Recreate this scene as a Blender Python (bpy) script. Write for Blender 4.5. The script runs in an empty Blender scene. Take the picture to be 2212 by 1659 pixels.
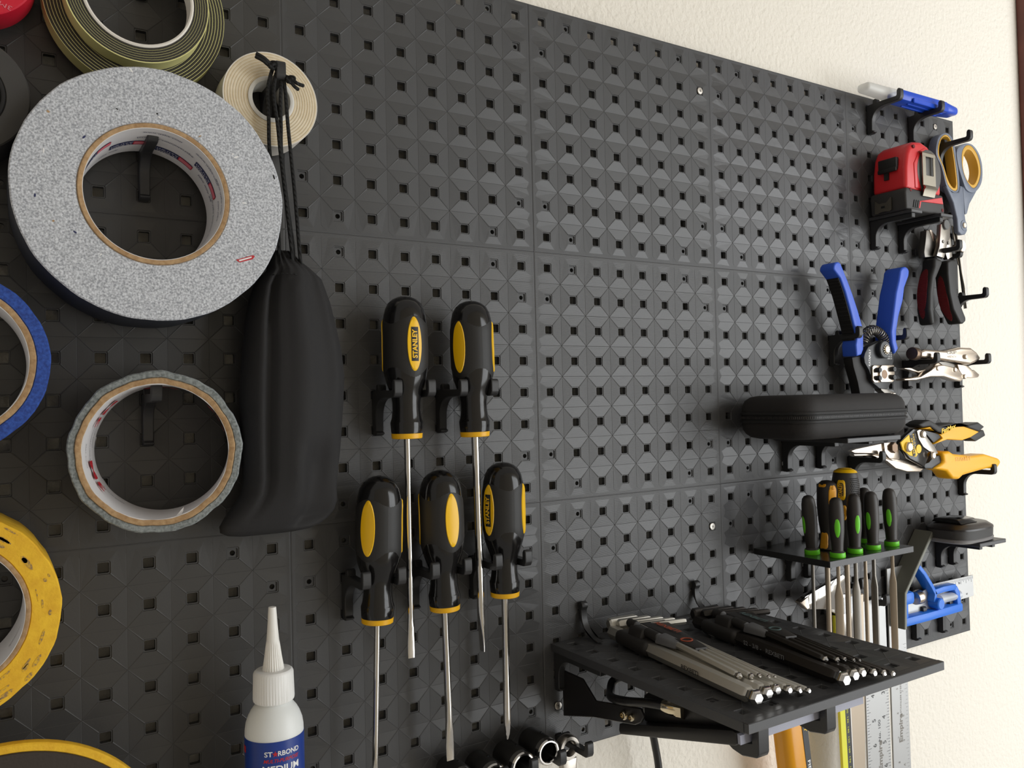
import bpy, bmesh, math, random
from mathutils import Vector, Matrix
random.seed(7)
PI = math.pi
K = 0.001                      # the script works in millimetres: (x right, d out from the board, z up)

# ------------------------------------------------------------------ camera
CAM = (-165.215, -550.33, -318.906)
CR = ((0.84949093, -0.52707202, -0.02366958),   # right
      (-0.0093298, 0.02984872, -0.99951088),    # down
      (0.52752073, 0.84929626, 0.02043874))     # forward
FPX = 1791.67
scene = bpy.context.scene
col = scene.collection
cd = bpy.data.cameras.new('camera'); cam = bpy.data.objects.new('camera', cd); col.objects.link(cam)
cd.sensor_width = 36.0; cd.lens = FPX / 2212 * 36.0; cd.clip_start = 0.01; cd.clip_end = 50
r, dn, fw = (Vector(v) for v in CR)
cam.matrix_world = Matrix(((r.x, -dn.x, -fw.x, CAM[0]*K), (r.y, -dn.y, -fw.y, CAM[1]*K), (r.z, -dn.z, -fw.z, CAM[2]*K), (0, 0, 0, 1)))
scene.camera = cam

# ------------------------------------------------------------------ light
w = bpy.data.worlds.new('room_air'); scene.world = w; w.use_nodes = True
bg = w.node_tree.nodes['Background']; bg.inputs[0].default_value = (1.0, 0.95, 0.88, 1); bg.inputs[1].default_value = 0.28
WIN = (2150, 1500, -400)       # daylight window across the room, to the right of the photographer
WW, WH = 2500, 1900
ld = bpy.data.lights.new('window_daylight', 'AREA'); ld.shape = 'RECTANGLE'; ld.size = WW*K; ld.size_y = WH*K
ld.energy = 49; ld.color = (0.95, 0.98, 1.0)
lo = bpy.data.objects.new('window_daylight', ld); col.objects.link(lo)
lo.location = (WIN[0]*K, -(WIN[1] + 60)*K, WIN[2]*K)
lo.rotation_euler = (math.radians(90), 0, 0)       # faces +Y, into the room
scene.view_settings.view_transform = 'Standard'; scene.view_settings.look = 'None'
scene.view_settings.exposure = 0.4; scene.view_settings.gamma = 1.0
scene.view_settings.use_curve_mapping = False

# ------------------------------------------------------------------ helpers
def ray(px, py):
    a, b = (px - 1106) / FPX, (py - 829.5) / FPX
    return [a*CR[0][i] + b*CR[1][i] + CR[2][i] for i in range(3)]
def at(px, py, d):             # the point seen at a pixel, d millimetres out from the board
    v = ray(px, py); t = (-d - CAM[1]) / v[1]
    return (CAM[0] + t*v[0], d, CAM[2] + t*v[2])
def atz(px, py, z):
    v = ray(px, py); t = (z - CAM[2]) / v[2]
    return (CAM[0] + t*v[0], -(CAM[1] + t*v[1]), z)
def Z(x0, y0, s):              # reads points off an enlarged crop
    return lambda *p: [(x0 + a*s, y0 + b*s) for a, b in p]

def lin(c):
    return tuple((v/255/12.92 if v/255 <= 0.04045 else ((v/255 + 0.055)/1.055)**2.4) for v in c)
MATS = {}
def mat(name, rgb, rough=0.5, metal=0.0, bump=None, var=None, spec=0.5, trans=0.0, wave=None, coat=0.0, sss=0.0, alpha=1.0):
    """bump=(features per metre, distance in mm); var=(features per metre, second colour, contrast); wave=(per metre, dist mm, axis)"""
    m = bpy.data.materials.new(name); m.use_nodes = True; nt = m.node_tree; N = nt.nodes; Lk = nt.links
    b = N['Principled BSDF']
    b.inputs['Base Color'].default_value = (*lin(rgb), 1); b.inputs['Roughness'].default_value = rough
    b.inputs['Metallic'].default_value = metal; b.inputs['Specular IOR Level'].default_value = spec
    b.inputs['Transmission Weight'].default_value = trans; b.inputs['Coat Weight'].default_value = coat
    b.inputs['Alpha'].default_value = alpha
    if sss:
        b.inputs['Subsurface Weight'].default_value = sss; b.inputs['Subsurface Radius'].default_value = (1, 1, 1); b.inputs['Subsurface Scale'].default_value = 0.004
    tc = N.new('ShaderNodeTexCoord')
    last = None
    if var:
        n = N.new('ShaderNodeTexNoise'); n.inputs['Scale'].default_value = var[0]; n.inputs['Detail'].default_value = 5
        Lk.new(tc.outputs['Object'], n.inputs['Vector'])
        rp = N.new('ShaderNodeValToRGB'); c = var[2]
        rp.color_ramp.elements[0].position = 0.5 - c; rp.color_ramp.elements[1].position = 0.5 + c
        rp.color_ramp.elements[0].color = (*lin(rgb), 1); rp.color_ramp.elements[1].color = (*lin(var[1]), 1)
        Lk.new(n.outputs['Fac'], rp.inputs['Fac']); Lk.new(rp.outputs['Color'], b.inputs['Base Color'])
    if bump:
        n = N.new('ShaderNodeTexNoise'); n.inputs['Scale'].default_value = bump[0]; n.inputs['Detail'].default_value = 3
        Lk.new(tc.outputs['Object'], n.inputs['Vector'])
        bn = N.new('ShaderNodeBump'); bn.inputs['Strength'].default_value = 1; bn.inputs['Distance'].default_value = bump[1]*K
        Lk.new(n.outputs['Fac'], bn.inputs['Height']); last = bn
    if wave:
        wv = N.new('ShaderNodeTexWave'); wv.bands_direction = wave[2]; wv.inputs['Scale'].default_value = wave[0]/20*2*PI if False else wave[0]*0.314
        wv.inputs['Distortion'].default_value = 0.6; wv.inputs['Detail'].default_value = 1
        Lk.new(tc.outputs['Object'], wv.inputs['Vector'])
        bn = N.new('ShaderNodeBump'); bn.inputs['Strength'].default_value = 1; bn.inputs['Distance'].default_value = wave[1]*K
        Lk.new(wv.outputs['Fac'], bn.inputs['Height'])
        if last: Lk.new(last.outputs['Normal'], bn.inputs['Normal'])
        last = bn
    if last: Lk.new(last.outputs['Normal'], b.inputs['Normal'])
    MATS[name] = m
    return m

ORG = {}                       # object -> its origin in mm
def tag(o, label=None, cat=None, group=None, kind=None):
    for k, v in (('label', label), ('category', cat), ('group', group), ('kind', kind)):
        if v: o[k] = v
    return o
def thing(name, label, cat, loc, group=None):
    o = bpy.data.objects.new(name, None); col.objects.link(o)
    o.empty_display_size = 0.01; o.location = (loc[0]*K, -loc[1]*K, loc[2]*K); ORG[o.name] = tuple(loc)
    return tag(o, label, cat, group)

class G:
    """collects geometry in absolute millimetres (x, d, z)"""
    def __init__(s): s.bm = bmesh.new()
    def v(s, p): return s.bm.verts.new(p)
    def face(s, vs):
        try: return s.bm.faces.new(vs)
        except ValueError: return None
    def loft(s, rings, caps=True, closed=True):
        R_ = [[s.v(p) for p in r_] for r_ in rings]; n = len(R_[0])
        for a, b in zip(R_, R_[1:]):
            for i in range(n if closed else n - 1):
                j = (i + 1) % n; s.face((a[i], a[j], b[j], b[i]))
        if caps: s.face(R_[0][::-1]); s.face(R_[-1])
        return s
    def box(s, x0, x1, d0, d1, z0, z1):
        return s.loft([[(x0, d, z0), (x1, d, z0), (x1, d, z1), (x0, d, z1)] for d in (d0, d1)])
    def prism(s, pts, d0, d1):           # pts = [(x, z)] extruded along d
        return s.loft([[(x, d, z) for x, z in pts] for d in (d0, d1)])
    def pxp(s, pix, dfront, thick):      # outline read from the photo at the depth dfront
        P = [at(x, y, dfront) for x, y in pix]
        return s.prism([(p[0], p[2]) for p in P], dfront - thick, dfront)
    def xprism(s, dz, x0, x1):           # dz = [(d, z)] extruded along x
        return s.loft([[(x, d, z) for d, z in dz] for x in (x0, x1)])
    def lathe(s, p0, p1, prof, seg=32, caps=True, a0=0.0):   # prof = [(t mm from p0 along p0->p1, r)]
        p0, p1 = Vector(p0), Vector(p1); ax = (p1 - p0).normalized()
        u = ax.cross(Vector((0, 1, 0)));  u = u if u.length > .2 else ax.cross(Vector((1, 0, 0)))
        u.normalize(); v_ = ax.cross(u)
        rings = [[p0 + ax*t + (u*math.cos(a0 + 2*PI*i/seg) + v_*math.sin(a0 + 2*PI*i/seg))*max(r_, 0.01) for i in range(seg)] for t, r_ in prof]
        return s.loft(rings, caps)
    def rod(s, p0, p1, r_, seg=16):
        L_ = (Vector(p1) - Vector(p0)).length
        return s.lathe(p0, p1, [(0, r_), (L_, r_)], seg)
    def ringlathe(s, p0, p1, prof, seg=64):    # closed profile round an axis (a torus-like body)
        p0, p1 = Vector(p0), Vector(p1); ax = (p1 - p0).normalized()
        u = ax.cross(Vector((0, 0, 1)));  u = u if u.length > .2 else ax.cross(Vector((1, 0, 0)))
        u.normalize(); v_ = ax.cross(u)
        rings = [[p0 + ax*t + (u*math.cos(2*PI*i/seg) + v_*math.sin(2*PI*i/seg))*r_ for i in range(seg)] for t, r_ in prof]
        rings.append(rings[0])
        R_ = [[s.v(p) for p in r_] for r_ in rings[:-1]]; R_.append(R_[0])
        for a, b in zip(R_, R_[1:]):
            for i in range(seg): j = (i+1) % seg; s.face((a[i], a[j], b[j], b[i]))
        return s
    def tube(s, pts, r_, seg=10, sub=6, caps=True):
        P = spline(pts, sub) if sub > 1 else [Vector(p) for p in pts]
        rings = []; up = None
        for i, p in enumerate(P):
            t = (P[min(i+1, len(P)-1)] - P[max(i-1, 0)]).normalized()
            if up is None:
                up = t.cross(Vector((0, 1, 0)));  up = up if up.length > .2 else t.cross(Vector((1, 0, 0)))
            up = (up - t*up.dot(t)).normalized(); w_ = t.cross(up)
            rr = r_(i/(len(P)-1)) if callable(r_) else r_
            rings.append([p + (up*math.cos(2*PI*k/seg) + w_*math.sin(2*PI*k/seg))*rr for k in range(seg)])
        return s.loft(rings, caps)
    def ball(s, c, rx, rd, rz, seg=16):
        rings = []
        for i in range(1, seg//2):
            a = PI*i/(seg//2); rings.append([(c[0]+rx*math.sin(a)*math.cos(2*PI*k/seg), c[1]+rd*math.sin(a)*math.sin(2*PI*k/seg), c[2]+rz*math.cos(a)) for k in range(seg)])
        return s.loft(rings)
    def grid(s, rows):                   # open sheet
        V = [[s.v(p) for p in r_] for r_ in rows]
        for a, b in zip(V, V[1:]):
            for i in range(len(a)-1): s.face((a[i], a[i+1], b[i+1], b[i]))
        return s
    def sheet(s, rows, thick_vec):       # a sheet with real thickness
        t = Vector(thick_vec)
        per = lambda rr: [Vector(p) for p in rr]
        A = [per(r_) for r_ in rows]; B = [[p + t for p in r_] for r_ in A]
        VA = [[s.v(p) for p in r_] for r_ in A]; VB = [[s.v(p) for p in r_] for r_ in B]
        n, m = len(A), len(A[0])
        for i in range(n-1):
            for j in range(m-1):
                s.face((VA[i][j], VA[i][j+1], VA[i+1][j+1], VA[i+1][j])); s.face((VB[i][j], VB[i+1][j], VB[i+1][j+1], VB[i][j+1]))
        for i in range(n-1):
            for j in (0, m-1): s.face((VA[i][j], VA[i+1][j], VB[i+1][j], VB[i][j]))
        for j in range(m-1):
            for i in (0, n-1): s.face((VA[i][j], VA[i][j+1], VB[i][j+1], VB[i][j]))
        return s
    def bevel(s, wd, seg=2, ang=25):
        s.bm.normal_update(); bmesh.ops.recalc_face_normals(s.bm, faces=s.bm.faces)
        E_ = [e for e in s.bm.edges if len(e.link_faces) == 2 and e.calc_face_angle(0) > math.radians(ang)]
        bmesh.ops.bevel(s.bm, geom=E_, offset=wd, segments=seg, affect='EDGES', profile=0.5, clamp_overlap=True)
        return s
    def turn(s, c, axis, ang):
        bmesh.ops.rotate(s.bm, cent=c, matrix=Matrix.Rotation(math.radians(ang), 3, axis), verts=s.bm.verts); return s
    def mesh(s, name, org=(0, 0, 0), sharp=35):
        for v_ in s.bm.verts: v_.co = Vector(((v_.co.x - org[0])*K, -(v_.co.y - org[1])*K, (v_.co.z - org[2])*K))
        bmesh.ops.recalc_face_normals(s.bm, faces=s.bm.faces)
        me = bpy.data.meshes.new(name); s.bm.to_mesh(me); s.bm.free()
        me.shade_smooth(); me.set_sharp_from_angle(angle=math.radians(sharp))
        return me
    def part(s, name, m, parent, label=None, sharp=35, kind=None):
        top = parent
        while top.parent: top = top.parent
        me = s.mesh(name, ORG[top.name], sharp); me.materials.append(MATS[m])
        o = bpy.data.objects.new(name, me); col.objects.link(o); o.parent = parent
        return tag(o, label, kind=kind)
    def top(s, name, m, label, cat, org, group=None, kind=None, sharp=35):
        me = s.mesh(name, org, sharp); me.materials.append(MATS[m])
        o = bpy.data.objects.new(name, me); col.objects.link(o); o.location = (org[0]*K, -org[1]*K, org[2]*K); ORG[o.name] = tuple(org)
        return tag(o, label, cat, group, kind)

def spline(pts, sub=6):
    P = [Vector(p) for p in pts]; out = []
    for i in range(len(P)-1):
        a, b, c, e = P[max(i-1, 0)], P[i], P[i+1], P[min(i+2, len(P)-1)]
        for k in range(sub):
            t = k/sub
            out.append(0.5*((2*b) + (c-a)*t + (2*a-5*b+4*c-e)*t*t + (3*b-a-3*c+e)*t*t*t))
    out.append(P[-1]); return out
def smooth2(pts, sub=4, closed=True):   # rounds a 2-D outline (Catmull-Rom)
    n = len(pts); out = []
    for i in range(n if closed else n-1):
        q = [pts[(i+k) % n] if closed else pts[min(max(i+k, 0), n-1)] for k in (-1, 0, 1, 2)]
        for k in range(sub):
            t = k/sub
            out.append(tuple(0.5*(2*q[1][j] + (q[2][j]-q[0][j])*t + (2*q[0][j]-5*q[1][j]+4*q[2][j]-q[3][j])*t*t + (3*q[1][j]-q[0][j]-3*q[2][j]+q[3][j])*t**3) for j in (0, 1)))
    if not closed: out.append(tuple(pts[-1]))
    return out
def interp(tab, t):
    if t <= tab[0][0]: return tab[0][1]
    for (a, x), (b, y) in zip(tab, tab[1:]):
        if t <= b: return x + (y-x)*(t-a)/(b-a)
    return tab[-1][1]

TXT = {}
def text2d(s, size=1.0, shear=0.0, align='CENTER', bold=0.0):
    key = (s, shear, align, bold)
    if key not in TXT:
        c = bpy.data.curves.new('t', 'FONT'); c.body = s; c.size = 1; c.align_x = align; c.align_y = 'CENTER'; c.shear = shear; c.offset = bold; c.resolution_u = 3
        o = bpy.data.objects.new('t', c); col.objects.link(o); bpy.context.view_layer.update()
        me = bpy.data.meshes.new_from_object(o.evaluated_get(bpy.context.evaluated_depsgraph_get()))
        TXT[key] = ([(v_.co.x, v_.co.y) for v_ in me.vertices], [tuple(p.vertices) for p in me.polygons])
        bpy.data.objects.remove(o); bpy.data.curves.remove(c); bpy.data.meshes.remove(me)
    V, Fc = TXT[key]
    return [(a*size, b*size) for a, b in V], Fc
def lettering(s, size, fn, m, parent, width=None, shear=0.0, bold=0.0, name='lettering', label=None):
    """fn maps (u, v) in mm to (x, d, z); width squeezes the line to that length"""
    V, Fc = text2d(s, size, shear, bold=bold)
    if width:
        w0 = max(a for a, b in V) - min(a for a, b in V); V = [(a*width/w0, b) for a, b in V]
    g = G(); vs = [g.v(fn(a, b)) for a, b in V]
    for f in Fc: g.face([vs[i] for i in f])
    return g.part(name, m, parent, label)
def plane_fn(o, u, v):
    o, u, v = Vector(o), Vector(u).normalized(), Vector(v).normalized()
    return lambda a, b: o + u*a + v*b
# ------------------------------------------------------------------ materials of the setting
mat('wall_paint', (239, 233, 221), 0.75, bump=(190, 1.7))
mat('wood_trim', (112, 58, 46), 0.45, var=(30, (84, 40, 32), .3))
mat('window_white', (235, 235, 232), 0.4)
for nm, rgb, r0, r1, kw in (('panel_smooth', (64, 64, 65), .50, .33, dict(bump=(900, .03))), ('panel_ribbed', (70, 70, 71), .46, .32, dict(bump=(500, .05), wave=(1400, .05, 'Z'))),
                            ('panel_gloss', (64, 64, 66), .46, .27, dict(bump=(150, .12))), ('panel_matte', (58, 57, 56), .52, .38, dict(bump=(900, .03)))):
    mat(nm, rgb, r0, **kw); mat(nm + '_cross', rgb, r1, **kw)
mat('steel', (190, 188, 184), 0.28, 1.0)

BACK = -14                      # wall face behind the board
o = G().box(-1700, 4200, BACK-100, BACK, -1500, 1200).top('wall_back', 'wall_paint', 'off white wall with rough orange peel plaster behind the black pegboard', 'wall', (0, BACK, 0), kind='structure')
# the wall across the room with the window the daylight comes through
x0, x1, z0, z1 = WIN[0]-WW/2, WIN[0]+WW/2, WIN[2]-WH/2, WIN[2]+WH/2
D = WIN[1]
g = G()
g.box(-1700, x0, D, D+50, -1500, 1200); g.box(x1, 4200, D, D+50, -1500, 1200); g.box(x0, x1, D, D+50, z1, 1200); g.box(x0, x1, D, D+50, -1500, z0)
g.top('wall_front', 'wall_paint', 'off white wall across the room around the window', 'wall', (0, D, 0), kind='structure')
fr = G(); t = 45
fr.box(x0, x0+t, D+5, D+45, z0, z1).box(x1-t, x1, D+5, D+45, z0, z1).box(x0, x1, D+5, D+45, z0, z0+t).box(x0, x1, D+5, D+45, z1-t, z1)
wi = thing('window_1', 'white window across the room letting daylight in', 'window', (WIN[0], D, z0)); wi['kind'] = 'structure'
fr.part('window_frame', 'window_white', wi)
xm = (x0+x1)/2
for zz in (z0 + WH/2,):
    G().box(x0+t, x1-t, D+12, D+36, zz-10, zz+10).part('glazing_bar', 'window_white', wi)
for xm in (x0+WW*.2, x0+WW*.4, x0+WW*.6, x0+WW*.8): G().box(xm-14, xm+14, D+10, D+38, z0+t, z1-t).part('glazing_bar', 'window_white', wi)
# wooden casing on the wall at the far right of the picture
e0 = at(2206.5, 0, BACK+8)
g = G().box(e0[0], e0[0]+70, BACK, BACK+16, -900, 900).bevel(3, 2)
g.top('trim_1', 'wood_trim', 'reddish brown wooden casing standing on the wall at far right', 'trim', (e0[0], BACK, -900), kind='structure')

# ------------------------------------------------------------------ pegboard panels: 8 x 8 cells of 25 mm with a square hole
PLUG = {(1, 2), (1, 7), (2, 1), (2, 8), (7, 1), (7, 8), (8, 2), (8, 7)}
HB, HR, HC, TH = 3.1, 4.0, 12.5, 4.0
def panel_mesh():
    bm = bmesh.new(); cache = {}; SL = [0]     # slot 1: facets whose print lines run the other way
    def V(x, y, h):
        k = (round(x, 2), round(y, 2), round(h, 2))
        if k not in cache: cache[k] = bm.verts.new((x, h, y))
        return cache[k]
    def Fa(*p):
        vs = []
        for q in p:
            v = V(*q)
            if v not in vs: vs.append(v)
        if len(vs) > 2:
            try: f = bm.faces.new(vs); f.material_index = SL[0]
            except ValueError: pass
    RH, EH, BH = 0.31, 0.0, 0.04; EG = 0.16; GD = -0.08; cc = 0.3         # height of hole rim, cell edge, border
    c_ = 0.75
    for r_ in range(1, 9):
        for q in range(1, 9):
            cx, cy = 25*q - 12.5, -(25*r_ - 12.5)
            edge = {(1, 0): q == 8, (-1, 0): q == 1, (0, 1): r_ == 1, (0, -1): r_ == 8}
            for k in range(4):          # four facets, turned by 90 degrees
                ca, sa = [(1, 0), (0, 1), (-1, 0), (0, -1)][k]
                T = lambda x, y, h: (cx + x*ca - y*sa, cy + x*sa + y*ca, h)
                out = edge[(ca, sa)]; left = edge[(-sa, ca)]; right = edge[(sa, -ca)]
                # facet towards local +x ; local +y is 'left'
                tl = (HC - c_, 1, EH); pts = []
                def corner(sgn, other):     # outer corner of this facet on side sgn
                    if out and other: return [(9.0, sgn*9.0, BH)]
                    if out: return [(9.6, sgn*7.4, BH)]
                    if other: return [(7.4, sgn*9.6, BH), (HC-EG, sgn*7.2, EH)]
                    return [(HC-EG, sgn*(HC - EG - cc), EH)]
                a = corner(1, left); b = corner(-1, right)
                inner = [(HR, HR - c_, RH), (HR, -(HR - c_), RH)]
                SL[0] = k % 2
                if out:
                    Fa(*[T(*p) for p in ([inner[0], inner[1]] + b[::-1][-1:] + a[:1])])
                else:
                    Fa(*[T(*p) for p in ([inner[0], inner[1]] + b + a[::-1])])
                SL[0] = 0
                # diagonal strip between this facet and the next one (local +y)
                if out and left: Fa(T(HR, HR-c_, RH), T(9, 9, BH), T(HR-c_, HR, RH))
                elif out: Fa(T(HR, HR-c_, RH), T(9.6, 7.4, BH), T(HR-c_, HR, RH))
                elif left: Fa(T(HR, HR-c_, RH), T(7.4, 9.6, BH), T(HR-c_, HR, RH))
                else:
                    q_ = HC - EG; m1, m2_ = T(HR-.25, HR-.25, RH+.2), T(q_, q_, EH+.12)
                    Fa(T(HR, HR-c_, RH), T(q_, q_-cc, EH), m2_, m1); Fa(m1, m2_, T(q_-cc, q_, EH), T(HR-c_, HR, RH)); Fa(T(HR, HR-c_, RH), m1, T(HR-c_, HR, RH))
                    Fa(m2_, T(q_, q_-cc, EH), T(HC, q_-cc, GD), T(HC, HC, GD)); Fa(m2_, T(HC, HC, GD), T(q_-cc, HC, GD), T(q_-cc, q_, EH))
                if not out:             # shallow groove along the cell edge
                    ya = 7.2 if left else HC-EG-cc; yb = 7.2 if right else HC-EG-cc
                    Fa(T(HC-EG, ya, EH), T(HC-EG, -yb, EH), T(HC, -yb, GD), T(HC, ya, GD))
                # border strip outside an edge facet
                if out:
                    ya = (9.0 if left else 7.4); yb = (9.0 if right else 7.4); xa = 9.0 if left else 9.6; xb = 9.0 if right else 9.6
                    # split so that nothing overlaps: middle, upper and lower pieces
                    Fa(T(xb, -yb, BH), T(11.6, -yb, BH), T(11.6, ya, BH), T(xa, ya, BH))
                    if left: Fa(T(xa, ya, BH), T(11.6, ya, BH), T(11.6, 11.6, BH))
                    else: Fa(T(xa, ya, BH), T(11.6, ya, BH), T(11.6, HC, BH), T(7.2, HC, GD), T(7.2, HC-EG, EH))
                    if right: Fa(T(xb, -yb, BH), T(11.6, -11.6, BH), T(11.6, -yb, BH))
                    else: Fa(T(xb, -yb, BH), T(7.2, -HC+EG, EH), T(7.2, -HC, GD), T(11.6, -HC, BH), T(11.6, -yb, BH))
                    la = 11.6 if left else HC; lb = 11.6 if right else HC
                    l2 = 12.44 if left else HC; m2 = 12.44 if right else HC
                    Fa(T(11.6, la, BH), T(11.6, -lb, BH), T(12.44, -m2, -0.15), T(12.44, l2, -0.15))
                    Fa(T(12.44, l2, -0.15), T(12.44, -m2, -0.15), T(12.44, -m2, -TH), T(12.44, l2, -TH))
                # flat rim, step and walls of the hole
                r2, r3 = HR - 0.35, HB
                if k % 1 == 0:
                    Fa(T(HR, HR-c_, RH), T(HR, -(HR-c_), RH), T(r2, -(r2-.4), RH-0.45), T(r2, r2-.4, RH-0.45))
                    Fa(T(HR, HR-c_, RH), T(HR-c_, HR, RH), T(r2-.4, r2, RH-0.45), T(r2, r2-.4, RH-0.45))
                    Fa(T(r2, r2-.4, RH-0.45), T(r2, -(r2-.4), RH-0.45), T(r3, -(r3-.5), RH-0.45), T(r3, r3-.5, RH-0.45))
                    Fa(T(r2, r2-.4, RH-0.45), T(r2-.4, r2, RH-0.45), T(r3-.5, r3, RH-0.45), T(r3, r3-.5, RH-0.45))
                    dep = -1.0 if (r_, q) in PLUG else -TH
                    Fa(T(r3, r3-.5, RH-0.45), T(r3, -(r3-.5), RH-0.45), T(r3, -(r3-.5), dep), T(r3, r3-.5, dep))
                    Fa(T(r3, r3-.5, RH-0.45), T(r3-.5, r3, RH-0.45), T(r3-.5, r3, dep), T(r3, r3-.5, dep))
                    if dep > -TH:
                        rr = 1.7
                        cs = [(rr*math.cos(PI/4*j/2), rr*math.sin(PI/4*j/2)) for j in range(-2, 3)]
                        Fa(T(r3, r3-.5, dep), T(r3, -(r3-.5), dep), *[T(x, y, dep) for x, y in cs])
                        Fa(T(r3, r3-.5, dep), T(cs[4][0], cs[4][1], dep), T(r3-.5, r3, dep))
                        for (xa, ya), (xb, yb) in zip(cs, cs[1:]): Fa(T(xa, ya, dep), T(xb, yb, dep), T(xb, yb, -TH), T(xa, ya, -TH))
                # back
                e2 = 12.44 if out else HC; el = 12.44 if left else HC; er = 12.44 if right else HC
                Fa(T(e2, el, -TH), T(e2, -er, -TH), T(HB, -(HB-.5), -TH), T(HB, HB-.5, -TH))
                Fa(T(e2, el, -TH), T(HB, HB-.5, -TH), T(HB-.5, HB, -TH))
    bmesh.ops.recalc_face_normals(bm, faces=bm.faces)
    for v in bm.verts: v.co = Vector((v.co.x*K, -v.co.y*K, v.co.z*K))
    bmesh.ops.recalc_face_normals(bm, faces=bm.faces)
    me = bpy.data.meshes.new('pegboard_panel'); bm.to_mesh(me); bm.free()
    return me
pm = panel_mesh()
def panel_variant(m):
    me = pm.copy(); me.materials.append(MATS[m]); me.materials.append(MATS[m + '_cross']); return me
PV = {m: panel_variant(m) for m in ('panel_smooth', 'panel_ribbed', 'panel_gloss', 'panel_matte')}
LOOK = [['panel_matte', 'panel_smooth', 'panel_smooth', 'panel_gloss', 'panel_smooth'],
        ['panel_matte', 'panel_ribbed', 'panel_ribbed', 'panel_smooth', 'panel_smooth'],
        ['panel_matte', 'panel_smooth', 'panel_ribbed', 'panel_gloss', 'panel_smooth']]
board = thing('pegboard', 'black faceted pegboard of fifteen square panels with square holes on the wall', 'pegboard', (0, 0, -600))
def panel(r_, c, look):
    o = bpy.data.objects.new('panel', PV[look]); col.objects.link(o); o.parent = board
    j = random.uniform(-.06, .06)
    o.location = ((c*200 + j)*K, 0, (600 - r_*200 - j)*K)
    return o
for r_ in range(3):
    for c in range(-1, 4): panel(r_, c, LOOK[r_][c+1])
# ------------------------------------------------------------------ materials of the things
mat('plate_black', (60, 60, 62), 0.4, bump=(1500, 0.03)); mat('hook_black', (42, 42, 43), 0.42, bump=(1500, 0.03))
mat('grip_black', (32, 31, 30), 0.55, bump=(2500, 0.03))
mat('gloss_black', (22, 21, 21), 0.16)
mat('soft_black', (26, 25, 25), 0.7)
mat('yellow_plastic', (250, 196, 8), 0.35)
mat('yellow_ring', (240, 180, 10), 0.4)
mat('chrome', (205, 202, 198), 0.14, 1.0)
mat('brushed', (178, 172, 163), 0.3, 1.0, bump=(900, 0.03))
mat('dull_steel', (128, 124, 118), 0.4, 1.0, bump=(700, 0.04))
mat('print_black', (18, 18, 18), 0.5)
mat('print_white', (238, 238, 238), 0.5)
mat('print_red', (190, 34, 46), 0.5)
mat('print_pink', (222, 122, 134), 0.6)
mat('print_navy', (44, 50, 92), 0.6)
mat('print_grey', (128, 128, 130), 0.6)
mat('print_yellow', (250, 205, 40), 0.5)
mat('paper_white', (226, 224, 224), 0.65)
mat('cardboard', (190, 158, 118), 0.85, var=(400, (160, 126, 88), .2), bump=(900, 0.2))
mat('tape_grey_side', (222, 225, 231), 0.8, var=(900, (150, 153, 160), .16), bump=(1200, 0.35))
mat('tape_black_cloth', (46, 50, 58), 0.6, bump=(1500, 0.1))
mat('tape_silver_side', (150, 156, 156), 0.6, var=(700, (106, 112, 112), .15), bump=(500, 0.4))
mat('tape_silver', (150, 153, 156), 0.4, bump=(600, 0.1))
mat('tape_blue', (46, 84, 170), 0.75, var=(600, (30, 58, 132), .15), bump=(900, 0.25))
mat('tape_yellow', (244, 196, 44), 0.7, var=(160, (226, 172, 34), .2), bump=(700, 0.2))
mat('dirt', (150, 122, 84), 0.9, var=(900, (226, 178, 44), .12))
mat('foam_black', (50, 48, 42), 0.85, var=(1500, (74, 70, 60), .2), bump=(1500, 0.3))
mat('liner_yellow', (226, 221, 152), 0.55)
mat('core_white', (236, 230, 220), 0.5)
mat('gel_cream', (226, 210, 180), 0.5, var=(300, (214, 194, 158), .2))
mat('gel_line', (246, 238, 220), 0.5)
mat('core_plastic', (225, 222, 214), 0.35, sss=0.3)
mat('tape_dark_grey', (62, 60, 58), 0.65)
mat('tape_red', (212, 24, 52), 0.5)
mat('face_brown', (58, 50, 44), 0.8, bump=(600, 0.2))
mat('bag_cloth', (31, 30, 31), 0.8, bump=(3500, 0.06))
mat('cord_black', (20, 20, 20), 0.75, wave=(700, 0.5, 'DIAGONAL'))
mat('bottle_milky', (236, 239, 238), 0.4, sss=0.4)
mat('cap_milky', (240, 240, 238), 0.4, sss=0.4)
mat('nozzle_white', (244, 242, 237), 0.4, sss=0.2)
mat('label_blue', (26, 58, 140), 0.35)

# ------------------------------------------------------------------ pegboard hooks
def hook_profile(L_=40, leg=True, tip=True, nub=True):
    P = [(-3.5, 2.6), (0, 2.6)] if True else []
    P = [(0, 2.6)]
    if nub: P += [(7.5, 3.0), (7.8, 6.2), (9.2, 7.3), (11, 7.3), (12.2, 6.2), (12.6, 3.0)]
    if tip: P += [(L_-5.4, 2.6), (L_-4.6, 3.6), (L_-4.4, 8.0), (L_-3.2, 9.8), (L_-1.4, 9.8), (L_-0.2, 8.6), (L_, 6), (L_, 1.0), (L_-1.4, -1.4), (L_-3.4, -2.2)]
    else: P += [(L_, 2.6), (L_, -2.2)]
    if leg:
        rad = min(14, L_*0.45); cx = 6.2 + rad; cz = -2.4 - rad
        P += [(cx + rad*math.cos(a), cz + rad*math.sin(a)) for a in [PI/2 + PI/2*i/7 for i in range(8)]]
        P += [(6.0, -25.6), (8.2, -26.4), (8.2, -27.4), (5.0, -28.6), (0, -28.4)]
    else: P += [(0, -2.4)]
    return P
HM = {}
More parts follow.
